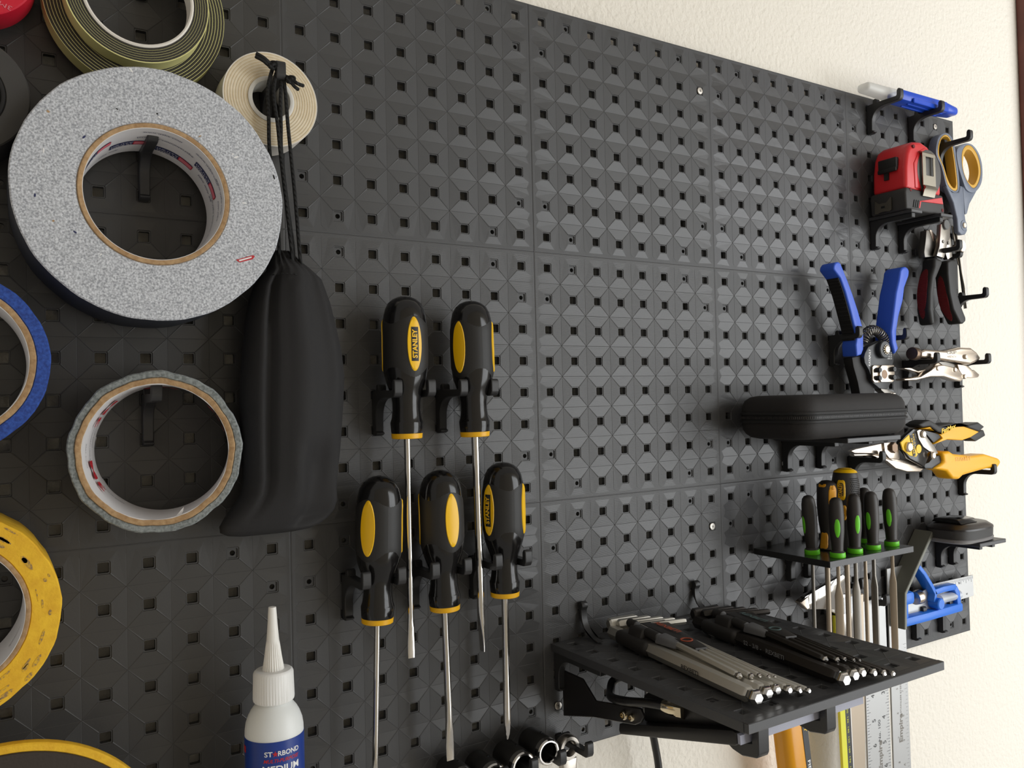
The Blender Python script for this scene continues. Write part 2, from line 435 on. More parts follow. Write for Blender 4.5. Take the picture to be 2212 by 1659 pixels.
def hook(x, z, label, L_=40, leg=True, tip=True, nub=True, flip=False, name='pegboard_hook', wd=6.0, group='black hooks plugged into the pegboard'):
    key = (L_, leg, tip, nub, flip, wd)
    if key not in HM:
        g = G(); P = hook_profile(L_, leg, tip, nub)
        if flip: P = [(d, -q) for d, q in P]
        g.xprism(P, -wd/2, wd/2).bevel(0.45, 1, 20)
        g.box(-2.4, 2.4, -3.6, 0.6, -2.4, 2.4)           # pegs that sit in the holes
        if leg: s_ = 1 if not flip else -1; g.box(-2.4, 2.4, -3.6, 0.6, -s_*25-2.2, -s_*25+2.2)
        HM[key] = g.mesh('pegboard_hook'); HM[key].materials.append(MATS['hook_black'])
    o = bpy.data.objects.new(name, HM[key]); col.objects.link(o); o.location = (x*K, -0.5*K, z*K); ORG[o.name] = (x, 0.5, z)
    return tag(o, label, 'hook', group)

# ------------------------------------------------------------------ tape rolls
def cyl_in(cx, cz, r_, d0):          # inside of a core: u runs along the circumference (clockwise seen from the room), v along the axis
    return lambda a0: (lambda u, v: (cx + r_*math.sin(a0 + u/r_), d0 + v, cz + r_*math.cos(a0 + u/r_)))
def roll(name, label, c, d0, d1, ro, rc, ri, side, outer, core='cardboard', liner=None, wob=0.0, seg=96, group='rolls of tape hung on the board'):
    t = thing(name, label, 'tape roll', (c[0], d0, c[1]), group)
    A, B = (c[0], 0, c[1]), (c[0], 1, c[1])
    def ring(prof):
        g = G(); g.ringlathe(A, B, prof, seg)
        if wob:
            for v in g.bm.verts:
                a = math.atan2(v.co.z - c[1], v.co.x - c[0]); rr = math.hypot(v.co.z - c[1], v.co.x - c[0])
                k = 1 + wob*(math.sin(a*9) + .7*math.sin(a*17 + 1) + .5*math.sin(a*31))*(rr/ro)**3/100
                v.co.x = c[0] + (v.co.x - c[0])*k; v.co.z = c[1] + (v.co.z - c[1])*k
        return g
    ring([(d0, rc), (d1-.6, rc), (d1, rc+.5), (d1, ro-.7), (d1-.7, ro-.02), (d0+.5, ro-.02), (d0, ro-.5)]).part('tape_winding', side, t)
    ring([(d0+.6, ro-.3), (d1-.9, ro-.3), (d1-.75, ro), (d1-1.6, ro+.12), (d0+.8, ro+.12), (d0+.5, ro)]).part('outer_layer', outer, t)
    cr = ring([(d0, ri), (d1+.3, ri), (d1+.6, ri+.5), (d1+.6, rc-.4), (d1, rc), (d0, rc)]).part('core', core, t)
    if liner:
        G().ringlathe(A, B, [(d0+.3, ri-.35), (d1+.1, ri-.35), (d1+.1, ri+.2), (d0+.3, ri+.2)], seg).part('core_liner', liner, cr)
    return t, cr

# big black cloth tape roll, grey side
C1 = (-88.2, -198.2)
t1, k1 = roll('tape_roll', 'largest roll, black cloth tape with a speckled grey side, left of the pouch', C1, 5, 53, 71.2, 39.8, 37.2, 'tape_grey_side', 'tape_black_cloth', liner='paper_white', wob=.22)
fn = cyl_in(C1[0], C1[1], 36.7, 5)
def onring(fn_, a_deg, v0, flipped=True):
    f_ = fn_(math.radians(a_deg)); s_ = -1 if flipped else 1
    return lambda u, v: f_(-s_*u if not flipped else u, v0 + (-v if flipped else v))
def block(fn_, a_deg, v0, w_, h, m, parent, name='print_block', lift=0.0):
    f_ = fn_(math.radians(a_deg)); g = G()
    g.sheet([[f_(-w_/2 + w_*i/8, v0 - h/2 + h*j) for i in range(9)] for j in (0, 1)], (0, 0, 0.05 if lift == 0 else lift)); return g.part(name, m, parent)
fl = lambda r__: cyl_in(C1[0], C1[1], r__, 5)
for a_, v0 in ((-54, 33), (-16, 20), (26, 14), (62, 26)):
    block(fl(36.55), a_, v0, 23, 7.4, 'print_navy', k1); block(fl(36.45), a_+11, v0, 8.5, 4.6, 'print_pink', k1); block(fl(36.5), a_+11, v0, 9.6, 6.2, 'print_red', k1)
    lettering('MADE IN', 3.0, onring(fl(36.40), a_-7, v0-1.6), 'paper_white', k1)
    lettering('THE U.S.A.', 3.0, onring(fl(36.40), a_-7, v0+1.6), 'paper_white', k1)
for a_, v0, s_ in ((8, 41, 'www.itape.com'), (14, 31, 'facebook.com/intertape'), (56, 40, 'www.itape.com'), (66, 16, 'tape with ipg'), (95, 34, 'intertape'), (-34, 10, 'tape with'), (100, 20, 'intertape polymer group'), (84, 42, 'www.itape.com')):
    lettering(s_, 3.4, onring(fl(36.45), a_, v0), 'print_navy', k1)
G().prism([(C1[0]+43, C1[1]-34), (C1[0]+53, C1[1]-30.5), (C1[0]+54, C1[1]-31.3), (C1[0]+52.5, C1[1]-33), (C1[0]+45, C1[1]-35.4)], 53, 53.25).part('paper_scrap', 'print_red', t1, 'red and white scrap of paper')
G().prism([(C1[0]+44.5, C1[1]-34), (C1[0]+52, C1[1]-31.4), (C1[0]+52, C1[1]-32.2), (C1[0]+45, C1[1]-34.8)], 53.2, 53.4).part('paper_scrap', 'print_white', t1)
rf = random.Random(11)
for i in range(16):
    a = rf.uniform(0, 2*PI); rr_ = rf.uniform(43, 69); x_, z_ = C1[0]+rr_*math.cos(a), C1[1]+rr_*math.sin(a); l_, h_, b_ = rf.uniform(.4, 1.6), rf.uniform(.25, .6), rf.uniform(0, PI)
    G().prism([(x_ + l_*math.cos(q)*math.cos(b_) - h_*math.sin(q)*math.sin(b_), z_ + l_*math.cos(q)*math.sin(b_) + h_*math.sin(q)*math.cos(b_)) for q in [2*PI*k/8 for k in range(8)]], 53, 53.15).part('lint_fleck', ['print_white', 'print_navy', 'print_white', 'soft_black', 'cardboard'][i % 5], t1)
hook(-87.5, -162.5, 'black hook inside the core of the largest grey tape roll')

# thin silver duct tape roll
C2 = (-89.4, -342.6)
t2, k2 = roll('tape_roll', 'nearly used up silver duct tape roll left of the pouch', C2, 5, 53, 45.2, 41.2, 38.0, 'tape_silver_side', 'tape_silver', liner='paper_white', wob=.7)
f2 = lambda r__: cyl_in(C2[0], C2[1], r__, 5)
for a_ in (-112, -52, 2, 60):
    lettering('3M', 12, onring(f2(36.6), a_, 27), 'print_red', k2, width=19, bold=.03)
    lettering('DUCT TAPE', 2.6, onring(f2(37.4), a_+20, 36), 'print_grey', k2); lettering('HIGHLAND STRENGTH', 2.4, onring(f2(37.4), a_+26, 22), 'print_grey', k2)
    lettering('MADE IN U.S.A.', 2.4, onring(f2(37.4), a_-22, 14), 'print_grey', k2)
g = G(); g.prism([(C2[0]+8, C2[1]-38), (C2[0]+12, C2[1]-33.2), (C2[0]+13.3, C2[1]-31.8), (C2[0]+13, C2[1]-34), (C2[0]+11, C2[1]-38)], 50.5, 51); g.part('liner_flap', 'paper_white', k2, 'torn white flap of the core liner')
t2.rotation_euler = (0, 0, math.radians(-13)); t2.location.x += 46.5*K*math.sin(math.radians(13))      # the roll hangs turned on its hook
hook(-87.5, -312.5, 'black hook inside the core of the thin silver tape roll')

# blue and yellow masking tape at the left edge
C3 = (-187.8, -292.5)
t3, k3 = roll('tape_roll', 'blue masking tape roll cut off by the left edge', C3, 5, 53, 46.8, 40.2, 37.2, 'tape_blue', 'tape_blue', liner='paper_white', wob=.3)
C4 = (-190.0, -420.4)
t4, k4 = roll('tape_roll', 'worn yellow masking tape roll with dirty side, left edge', C4, 5, 53, 52.6, 38.6, 36.4, 'tape_yellow', 'tape_yellow', liner='paper_white', wob=.4)
rnd = random.Random(3)
for _ in range(26):
    a = math.radians(rnd.uniform(-75, 75)); rr = rnd.uniform(41, 51); w_ = rnd.uniform(.8, 5.5); h_ = rnd.uniform(.3, 1.3); n_ = 9
    P = []
    for k in range(n_):
        b = 2*PI*k/n_; q = rnd.uniform(.9, 1.05); u_ = math.cos(b)*w_*q; v_ = math.sin(b)*h_*q
        P.append((C4[0] + (rr+v_)*math.cos(a + u_/rr), C4[1] + (rr+v_)*math.sin(a + u_/rr)))
    G().prism(P, 52.6, 53.16).part('dirt_patch', 'dirt', t4, sharp=3)
lettering('masking', 3.4, onring(lambda a0: cyl_in(C4[0], C4[1], 35.8, 5)(a0), 118, 30), 'print_grey', k4)
hook(-187.5, -262.5, 'black hook inside the blue masking tape core, off the left edge'); hook(-187.5, -387.5, 'black hook inside the worn yellow tape core, off the left edge')
c5 = at(2, 1613.5, 52); C5 = (c5[0], c5[2] - 80)
roll('tape_roll', 'thin yellow tape ring round a dark core, bottom left corner', C5, 46, 52, 80, 75.6, 38, 'tape_yellow', 'tape_yellow', core='face_brown')
hook(-162.5, -587.5, 'black hook below the frame carrying the thin yellow tape ring', L_=60)
# dark grey roll at the left edge, red roll in the top left corner
p = at(-86, 195, 42); roll('tape_roll', 'dark grey electrical tape roll at the left edge beside the largest roll', (p[0], p[2]), 8, 42, 31.5, 20, 18, 'tape_dark_grey', 'tape_dark_grey', core='soft_black')
hook(-187.5, -137.5, 'black hook inside the dark grey electrical tape roll, off the left edge')
q1, q2 = at(0, 30, 30), at(58, 0, 30); mx, mz = (q1[0]+q2[0])/2, (q1[2]+q2[2])/2; hx, hz = q2[0]-q1[0], q2[2]-q1[2]; hl = math.hypot(hx, hz); rr = 30
k = math.sqrt(rr*rr - hl*hl/4); C6 = (mx - hz/hl*k, mz + hx/hl*k)
if C6[1] < mz: C6 = (mx + hz/hl*k, mz - hx/hl*k)
t6, k6 = roll('tape_roll', 'bright red tape roll in the top left corner', C6, 8, 30, rr, 13, 11, 'tape_red', 'tape_red', core='soft_black')
p = at(12, 12, 30.3); a = 2.6
lettering('3M', 3.6, plane_fn((p[0], 30.25, p[2]), (-1, 0, .35), (-.35, 0, -1)), 'print_pink', t6, width=6)
hook(round((C6[0]-12.5)/25)*25+12.5, -12.5, 'black hook inside the bright red tape roll, top left corner')

# black and yellow foam tape: a round front roll over a wider, loosely wound one
def layered(name, label, c, d0, d1, ri, layers, pitch, thin, ma, mb, core=None, shape=None, lift=.1):
    t = thing(name, label, 'tape roll', (c[0], d0, c[1]), 'rolls of tape hung on the board'); A, B = (c[0], 0, c[1]), (c[0], 1, c[1])
    def warp(g):
        if shape:
            for v in g.bm.verts:
                dx, dz = v.co.x - c[0], v.co.z - c[1]; nx, nz = shape(dx, dz); v.co.x, v.co.z = c[0] + nx, c[1] + nz
        return g
    ga, gb = G(), G()
    for i in range(layers):
        r0 = ri + i*pitch; r1 = r0 + pitch - thin
        ga.ringlathe(A, B, [(d0, r0), (d1, r0), (d1+.25, (r0+r1)/2), (d1, r1), (d0, r1)], 72)
        gb.ringlathe(A, B, [(d0, r1), (d1+lift, r1), (d1+lift, r1+thin), (d0, r1+thin)], 72)
    warp(ga).part('foam_layers', ma, t); warp(gb).part('liner_layers', mb, t)
    if core:
        G().ringlathe(A, B, [(d0, ri-core[1]), (d1+.8, ri-core[1]), (d1+1.2, ri-core[1]/2), (d1+.8, ri), (d0, ri)], 72).part('core', core[0], t)
    return t
C7 = (-92.9, -77)
t7 = layered('foam_tape_roll', 'round black foam tape roll with white core, top left, front of two', C7, 19, 31, 30.6, 6, 1.38, .13, 'foam_black', 'liner_yellow', core=('core_white', 1.8))
G().ringlathe((C7[0], 0, C7[1]), (C7[0], 1, C7[1]), [(19, 38.9), (31.2, 38.9), (31.2, 39.4), (19, 39.4)], 72).part('outer_liner', 'liner_yellow', t7, 'pale yellow liner strip')
C8 = (-91.5, -76.5)
layered('foam_tape_roll', 'wider oval foam tape roll with yellow liners, behind the round one', C8, 5, 17.5, 36.0, 8, 1.7, .26, 'foam_black', 'liner_yellow', core=('core_white', 1.5),
        shape=lambda x, z: (x*(1.0 + (.02 if x < 0 else .01)), z*(1.0 if z > 0 else 1.03) - (.0035*x*x*.3 if z < 0 else 0)*0 - (2.6*math.exp(-((x-6)/22)**2) if z < 0 else 0)*.6))
hook(-87.5, -37.5, 'black hook carrying the two foam tape rolls, above the frame')

# cream gel tape roll
C9 = (-15.6, -124.0)
t9 = layered('gel_tape_roll', 'cream double sided gel tape roll behind the drawstring cords', C9, 6, 28, 14.6, 9, 1.66, .26, 'gel_cream', 'gel_line', core=('core_plastic', 2.6))
G().ringlathe((C9[0], 0, C9[1]), (C9[0], 1, C9[1]), [(5.5, 29.5), (28.1, 29.5), (28.1, 29.95), (5.5, 29.95)], 72).part('outer_liner', 'core_white', t9)
hook(-12.5, -112.5, 'black hook carrying the cream gel tape and the pouch cords', L_=40)

# ------------------------------------------------------------------ drawstring pouch
ZB = Z(450, 450, 400/885)
rows = [(205, 305, 405, 5), (235, 300, 425, 9), (262, 292, 452, 11), (275, 288, 470, 12), (300, 285, 500, 13), (318, 270, 520, 13.5), (335, 250, 540, 14), (380, 222, 556, 16), (450, 200, 580, 18), (550, 182, 604, 20), (680, 170, 632, 21.5), (800, 160, 645, 22), (920, 158, 641, 22), (1050, 160, 634, 21.5), (1180, 166, 626, 20.5), (1280, 172, 616, 19),
        (1350, 160, 612, 17.5), (1410, 120, 618, 15.5), (1460, 80, 606, 13), (1500, 56, 575, 10.5), (1530, 60, 535, 8), (1548, 95, 490, 5), (1557, 150, 420, 2.5)]
pc = at(607, 560, 22)
bag = thing('drawstring_pouch', 'black cloth drawstring pouch hanging between tape rolls and screwdrivers', 'pouch', (pc[0], 6, -400))
def bag_rings(rows, seg=72):
    out = []
    for y, xl, xr, dep in rows:
        (lx, ly), (rx, ry) = ZB((xl, y), (xr, y)); dc = 24
        A, B = at(lx, ly, dc), at(rx, ry, dc); cx, hw, zz = (A[0]+B[0])/2, (B[0]-A[0])/2, (A[2]+B[2])/2
        ring_ = []
        for i in range(seg):
            a = 2*PI*i/seg; c_, s_ = math.cos(a), math.sin(a)
            u = c_; X = cx + hw*math.copysign(abs(c_)**.85, c_); dd = 22 + dep*math.copysign(abs(s_)**.9, s_)
            if s_ > 0:
                k = 1 - abs(u)**3; f = min(1, max(0, (y-260)/120)) * min(1, max(0, (1500-y)/260))
                dd += k*f*(3.0*math.exp(-((u-.02)/.2)**2) - 1.8*math.exp(-((u-.42)/.22)**2) + 1.2*math.exp(-((u-.7)/.12)**2)*(1 if y < 900 else .3) - 5.2*math.exp(-((u+.55)/.085)**2))
                # fold at the lower right
                fl_ = max(0, min(1, (y-1080)/150)) * max(0, min(1, (1540-y)/60))
                dd -= 9*fl_*k*(1/(1+math.exp(-(u - (.02 + .0013*(y-1100)*.45))*30)))*(1/(1+math.exp((u-.95)*14)))
                dd += k*(1-f)*.9*math.sin(u*22) * (1 if y < 380 else 0)
            ring_.append((X, dd, zz))
        out.append(ring_)
    return out
dense = []
for (a, b) in zip(rows, rows[1:]):
    for k_ in range(3): dense.append(tuple(a[j] + (b[j]-a[j])*k_/3 for j in range(4)))
dense.append(rows[-1])
g = G().loft(bag_rings(dense)); g.part('cloth_body', 'bag_cloth', bag, sharp=80)
hem = []
for q in range(0, 23):
    s_ = q/22; x_ = 285 + (520-285)*s_; y_ = 322 - 14*math.sin(PI*s_)*1 + 38*s_**3
    px, py = ZB((x_, y_))[0]; hem.append(at(px, py, 24 + 13.5*math.sin(PI*(.08+.84*s_))**.6))
for p, q in zip(hem[::1], hem[1::1]):
    if (hem.index(p) % 2) == 0: G().rod(p, q, .35, 6).part('stitch', 'soft_black', bag)
Z1 = Z(0, 0, 700/2212)
def strand(pts, ds): return [at(*Z1(p)[0], d) for p, d in zip(pts, ds)]
cords = [(((1860, 470), (1830, 600), (1834, 800), (1842, 1050), (1885, 1400), (1905, 1659), (1903, 1790)), (36, 36, 36, 35, 33, 31, 27)),
         (((1885, 500), (1868, 640), (1895, 850), (1915, 1050), (1950, 1350), (1985, 1659), (2000, 1800)), (37, 38, 39, 39, 38, 36, 31)),
         (((1925, 520), (1915, 680), (1918, 850), (1922, 1050), (1962, 1400), (1998, 1659), (2006, 1795)), (37, 38, 37, 36, 35, 33, 29)),
         (((1935, 520), (1950, 650), (1965, 850), (1985, 1050), (2015, 1350), (2040, 1659), (2058, 1850)), (37, 38, 38, 38, 37, 35, 30))]
for pts, ds in cords: G().tube(strand(pts, ds), 1.2, 8, 8).part('cord', 'cord_black', bag)
tails = [((1880, 460), (1840, 430), (1800, 395), (1750, 366)), ((1880, 470), (1835, 445), (1795, 412), (1745, 385)), ((1945, 520), (1990, 540), (2030, 570), (2070, 585)), ((1945, 530), (1985, 560), (2010, 590), (2035, 610))]
for tl in tails: G().tube(strand(tl, (37, 40, 40, 38)), 1.2, 8, 6).part('cord_end', 'cord_black', bag)
for (kx, ky) in ((1862, 445), (1984, 545)):
    c = at(*Z1((kx, ky))[0], 40); g = G()
    g.tube([(c[0] + 2.3*math.cos(t_)*(1+.2*math.sin(2*t_)), c[1] + 1.2*math.sin(2*t_), c[2] + 2.0*math.sin(t_)) for t_ in [2*PI*i/8 for i in range(9)]], 1.0, 8, 3); g.tube([(c[0]-2, c[1]-1, c[2]-1.6), (c[0], c[1]+1.6, c[2]), (c[0]+2.2, c[1]-1, c[2]+1.2)], 1.0, 8, 4)
    g.part('knot', 'cord_black', bag)

# ------------------------------------------------------------------ five yellow and black screwdrivers
SDP = [(0, .4), (.6, 4.5), (2.2, 8.2), (5, 11.4), (9, 13.4), (14, 14.6), (20, 15.2), (36, 15.5), (50, 15.2), (57, 14.2), (63, 12.2), (68, 10.4), (73, 9.5), (79, 9.5), (84, 10.2), (86.5, 11.0), (86.9, 11.2), (94, 10.7), (94.6, 10.5)]
def screwdriver(label, top, tip, ang, shaft_r, kind, logo=None):
    top, tip = Vector(top), Vector(tip); ax = (tip - top).normalized(); Ltot = (tip - top).length
    t = thing('screwdriver', label, 'screwdriver', tuple(top), 'yellow and black screwdrivers hanging in pairs of hooks')
    e1 = Vector((0, 1, 0)); e1 = (e1 - ax*e1.dot(ax)).normalized(); e2 = ax.cross(e1)
    if e2.x < 0: e2 = -e2
    def P(tt, th, r_): return top + ax*tt + (e1*math.cos(th) + e2*math.sin(th))*r_       # th = 0 faces the room, + to the right
    G().lathe(top, tip, SDP, 48).part('handle', 'gloss_black', t)
    g = G(); rr = []
    for j in range(13):
        row = []
        for i in range(61):
            th = 2*PI*i/60; q = math.cos(3*(th - ang))
            ta = 16.5 - 2.6*q; tb = 53.5 + 3.4*q; tt = ta + (tb-ta)*j/12
            row.append(P(tt, th, interp(SDP, tt) + (0.32 if 0 < j < 12 else -.1)))
        rr.append(row)
    G().grid(rr).part('grip_sleeve', 'grip_black', t)
    for k in range(3):
        a0 = ang + k*2*PI/3
        def fp(u, v, lift, a0=a0): tt = 34 - v; r_ = interp(SDP, tt); return P(tt, a0 + u/r_, r_ + lift)
        g = G(); rings = []
        for q in (0, .25, .5, .75, .93, 1.0):
            rings.append([fp(5.3*q*math.cos(b), 18.6*q*math.sin(b), .85 - .3*(1-q**2) + (0 if q < 1 else -.8)) for b in [2*PI*i/40 for i in range(40)]])
        g.loft(rings[1:]); inl = g.part('inlay', 'yellow_plastic', t, 'bright yellow oval inlay')
        if logo is not None and k == logo:
            G().sheet([[fp(-2.5 + 5*i/6, -11.5 + 23*j/12, .72) for i in range(7)] for j in range(13)], tuple((e1*math.cos(a0)+e2*math.sin(a0))*.12)).part('logo_plate', 'print_black', inl)
            lettering('STANLEY', 4.6, lambda a, b: fp(-b, a, .98), 'yellow_plastic', inl, width=19.5, bold=.035)
    G().lathe(top, tip, [(94.4, 10.6), (94.6, 10.75), (97.6, 10.5), (98, 10.0), (98.2, 3)], 40).part('end_ring', 'yellow_ring', t)
    if kind == 'flat' or kind == 'edge':
        n = 26; g = G(); wdt, thn = (e2, e1) if kind == 'flat' else (e1, e2)
        rings = []
        for tt, a, b in [(97, 1, 1), (Ltot-34, 1, 1), (Ltot-28, 1.0, 1), (Ltot-20, 1.12, .78), (Ltot-11, 1.25, .42), (Ltot-4, 1.22, .26), (Ltot, 1.15, .22)]:
            rings.append([top + ax*tt + wdt*(shaft_r*a*math.copysign(abs(math.cos(w_))**(1 if a <= 1 else .6), math.cos(w_))) + thn*(shaft_r*b*math.copysign(abs(math.sin(w_))**(1 if a <= 1 else .5), math.sin(w_))) for w_ in [2*PI*i/n for i in range(n)]])
        g.loft(rings).part('shaft', 'chrome', t)
    else:
        g = G(); n = 32; rings = []
        for tt, a, cr in [(97, 1, 0), (Ltot-16, 1, 0), (Ltot-12, 1, .0), (Ltot-9, .98, .3), (Ltot-4, .72, .45), (Ltot-1, .4, .4), (Ltot, .2, .2)]:
            rings.append([top + ax*tt + (e1*math.cos(w_) + e2*math.sin(w_))*shaft_r*a*(1 - cr*(.5+.5*math.cos(4*w_+.6))) for w_ in [2*PI*i/n for i in range(n)]])
        g.loft(rings).part('shaft', 'chrome', t)
    return t
rad = math.radians
screwdriver('slotted screwdriver with logo facing front, upper row beside the pouch', at(873, 640, 27), at(889, 1421, 27), rad(0), 2.2, 'flat', 0)
screwdriver('slotted screwdriver in the upper row, right of the two', at(1016, 650, 27), at(1042, 1406, 27), rad(-66), 2.7, 'edge')
screwdriver('screwdriver with yellow inlay turned left, lower row beside the pouch', at(820, 1027, 27), at(810, 1690, 27), rad(-51), 2.0, 'phillips')
screwdriver('slotted screwdriver in the middle of the lower row of three', at(950, 1015, 27), at(973, 1642, 27), rad(2), 2.5, 'flat')
screwdriver('cross tip screwdriver with logo facing left, rightmost of lower row', at(1086, 998, 27), at(1096, 1597, 27), rad(-76), 2.6, 'phillips', 0)
for x, z, s_ in ((62.5, -312.5, 'left hook of the upper left screwdriver beside the pouch'), (87.5, -312.5, 'right hook of the upper left screwdriver beside the pouch'), (112.5, -312.5, 'left hook of the upper right screwdriver'), (137.5, -312.5, 'right hook of the upper right screwdriver'),
                (37.5, -437.5, 'left hook of the lower screwdriver next to the pouch'), (62.5, -437.5, 'right hook of the lower screwdriver next to the pouch'), (87.5, -437.5, 'left hook of the middle lower screwdriver'), (112.5, -437.5, 'right hook of the middle lower screwdriver'),
                (137.5, -437.5, 'left hook of the rightmost lower screwdriver'), (162.5, -437.5, 'right hook of the rightmost lower screwdriver')):
    hook(x, z, 'black ' + s_)

# ------------------------------------------------------------------ glue bottle
bt = at(588, 1311, 40); bx, bz = bt[0], bt[2]
bot = thing('glue_bottle', 'milky white glue bottle with tapered nozzle and blue label', 'glue bottle', (bx, 40, bz-126))
TOP, BOT = (bx, 40, bz), (bx, 40, bz-200)
def fluted(prof, n, amp, seg=120):
    g = G(); rings = []
    for t_, r_, a_ in prof: rings.append([(bx + (r_ + a_*amp*math.cos(n*2*PI*i/seg))*math.cos(2*PI*i/seg), 40 + (r_ + a_*amp*math.cos(n*2*PI*i/seg))*math.sin(2*PI*i/seg), bz - t_) for i in range(seg)])
    return g.loft(rings)
fluted([(0, 1.6, 0), (0, 2.2, 0), (.4, 2.35, 0), (10, 2.95, 0), (20, 3.75, 0), (22.5, 4.0, 1), (30, 5.0, 1), (39, 6.5, 1), (40.3, 6.6, 1), (40.4, 5, 0)], 26, .22).part('nozzle', 'nozzle_white', bot)
fluted([(37.6, 5, 0), (37.6, 10.6, 0), (38.3, 11.4, .3), (39.5, 11.8, 1), (54, 12.2, 1), (55.6, 11.9, 1), (56.4, 11.0, 0), (56.6, 8, 0)], 44, .16).part('cap', 'cap_milky', bot)
bb = G().lathe(TOP, BOT, [(55, 9.5), (57.2, 10.2), (58.4, 11.6), (61, 13.6), (64, 15.2), (68, 16.6), (72, 17.2), (76, 17.35), (120, 17.35), (124, 16.8), (126, 15)], 56).part('bottle_body', 'bottle_milky', bot)
lab = G().lathe(TOP, BOT, [(75.2, 17.2), (75.3, 17.5), (116, 17.5), (116.1, 17.2)], 72, caps=False).part('label', 'label_blue', bot, 'blue printed label')
ca = math.atan2(CAM[0]-bx, -CAM[1]-40)          # direction of the photographer
lf = lambda a0: (lambda u, v: (bx + 17.62*math.sin(a0 + u/17.6), 40 + 17.62*math.cos(a0 + u/17.6), bz - 75 + v))
f_ = lf(ca + rad(13))
lettering('ST', 4.0, lambda a, b: f_(a - 7.7, b - 7.2), 'print_white', lab, width=4.8, bold=.02)
lettering('RBOND', 4.0, lambda a, b: f_(a + 4.6, b - 7.2), 'print_white', lab, width=13.6, bold=.02)
g = G(); vs = [g.v(f_(-3.7 + (1.9 if i % 2 == 0 else .8)*math.sin(PI*i/5), -7.2 + (1.9 if i % 2 == 0 else .8)*math.cos(PI*i/5))) for i in range(10)]; cv = g.v(f_(-3.7, -7.2))
for i in range(10): g.face((cv, vs[i], vs[(i+1) % 10]))
g.part('star', 'print_red', lab)
lettering('MULTI-PURPOSE', 2.9, lambda a, b: f_(a, b - 11.2), 'print_red', lab, width=22, shear=.3, bold=.015)
lettering('MEDIUM', 5.6, lambda a, b: f_(a, b - 16.2), 'print_white', lab, width=22.5, bold=.02)
g = G().grid([[f_(-10 + 20*i/8, -19.6 - .12*j) for i in range(9)] for j in (0, 1)]); g.part('rule', 'print_white', lab)
lettering('HIGH PERFORMANCE', 2.1, lambda a, b: f_(a + .4, b - 21.4), 'print_white', lab, width=16)
lettering('CYANOACRYLATE', 2.1, lambda a, b: f_(a + .4, b - 23.8), 'print_white', lab, width=14)
f3 = lf(ca - rad(78)); G().grid([[f3(-2.6 + 5.2*i/5, -8.6 + 4*j) for i in range(6)] for j in (0, 1)]).part('label_flag', 'print_red', lab)
lettering('DIRECTIONS', 2.2, lambda a, b: f3(-b + .6, a - 18), 'print_grey', lab, width=15)
sh = thing('small_shelf', 'small black shelf under the glue bottle, below the frame', 'shelf', (bx, 0, bz-131))
G().box(bx-37, bx+37, .5, 70, bz-130.5, bz-126.1).bevel(.6, 1).part('shelf_plate', 'hook_black', sh)
for s_ in (-25, 25): G().xprism([(.5, bz-131), (60, bz-131), (60, bz-134), (20, bz-136), (6, bz-150), (6, bz-160), (.5, bz-160)], bx+s_-3, bx+s_+3).part('bracket', 'hook_black', sh)
# ------------------------------------------------------------------ screws in the panels
mat('screw_steel', (190, 184, 176), 0.35, 1.0)
def screw(x, z, label):
    t = thing('screw', label, 'screw', (x, .3, z), 'silver screws holding the panels')
    G().lathe((x, .2, z), (x, 3, z), [(0, 2.9), (.2, 2.9), (.2, 3.3), (.5, 3.3), (.9, 2.9), (1.0, 1.5), (1.02, .5)], 24).part('screw_head', 'screw_steel', t)
    for a in (0, 90): G().box(x-1.5, x+1.5, 1.0, 1.26, z-.22, z+.22).turn((x, 1.1, z), 'Y', a + 20).part('drive_slot', 'print_black', t)
screw(387.5, -37.5, 'silver screw near the top of the third panel column'); screw(762.5, -12.5, 'silver screw in the top right corner above the scissors')
screw(387.5, -437.5, 'silver screw above the hex key shelf'); screw(212.5, -562.5, 'silver screw under the hex key shelf, left of the floodlight')

# ------------------------------------------------------------------ hex key shelf: a panel laid flat on brackets
ZS = -511.5
sh = thing('panel_shelf', 'wide black shelf made of a faceted panel, carrying the hex keys', 'shelf', (307, 0, ZS))
o = bpy.data.objects.new('shelf_plate', PV['panel_smooth']); col.objects.link(o); o.parent = sh
o.rotation_euler = (math.radians(-90), 0, 0); o.location = ((207.0-307)*K, -1.0*K, -.5*K)
for c_, look in ((0, 0),):
    # lip that thickens the front and left edges
    G().box(207, 407, 199.5, 204.5, ZS-6.5, ZS-.3).bevel(.4, 1).part('front_lip', 'plate_black', sh)
    G().box(206.6, 208.4, 1, 201, ZS-6.5, ZS-.6).part('side_lip', 'plate_black', sh)
for x, s_ in ((212.5, 'left'), (387.5, 'right')): hook(x, ZS-9.4, f'black {s_} bracket under the wide hex key shelf', L_=60, tip=False, nub=False)
for x, s_ in ((237.5, 'left'), (362.5, 'right')):
    Q = [(.5, 27), (3, 29), (6, 27.6), (6.4, 24.6), (4.6, 22)] + [(22 - 17.4*math.cos(a), 18.5 - 16.6*math.sin(a)) for a in [PI/2*i/8 for i in range(9)]] + [(26, .8), (22, .4), (14, 3), (6, 9), (2.4, 15), (.8, 20)]
    G().xprism([(d, z + ZS) for d, z in Q], x-3, x+3).bevel(.4, 1).top('curved_bracket', 'hook_black', f'black curved {s_} bracket rising from the back of the wide shelf', 'bracket', (x, .5, ZS+10), 'curved brackets above the wide shelf')

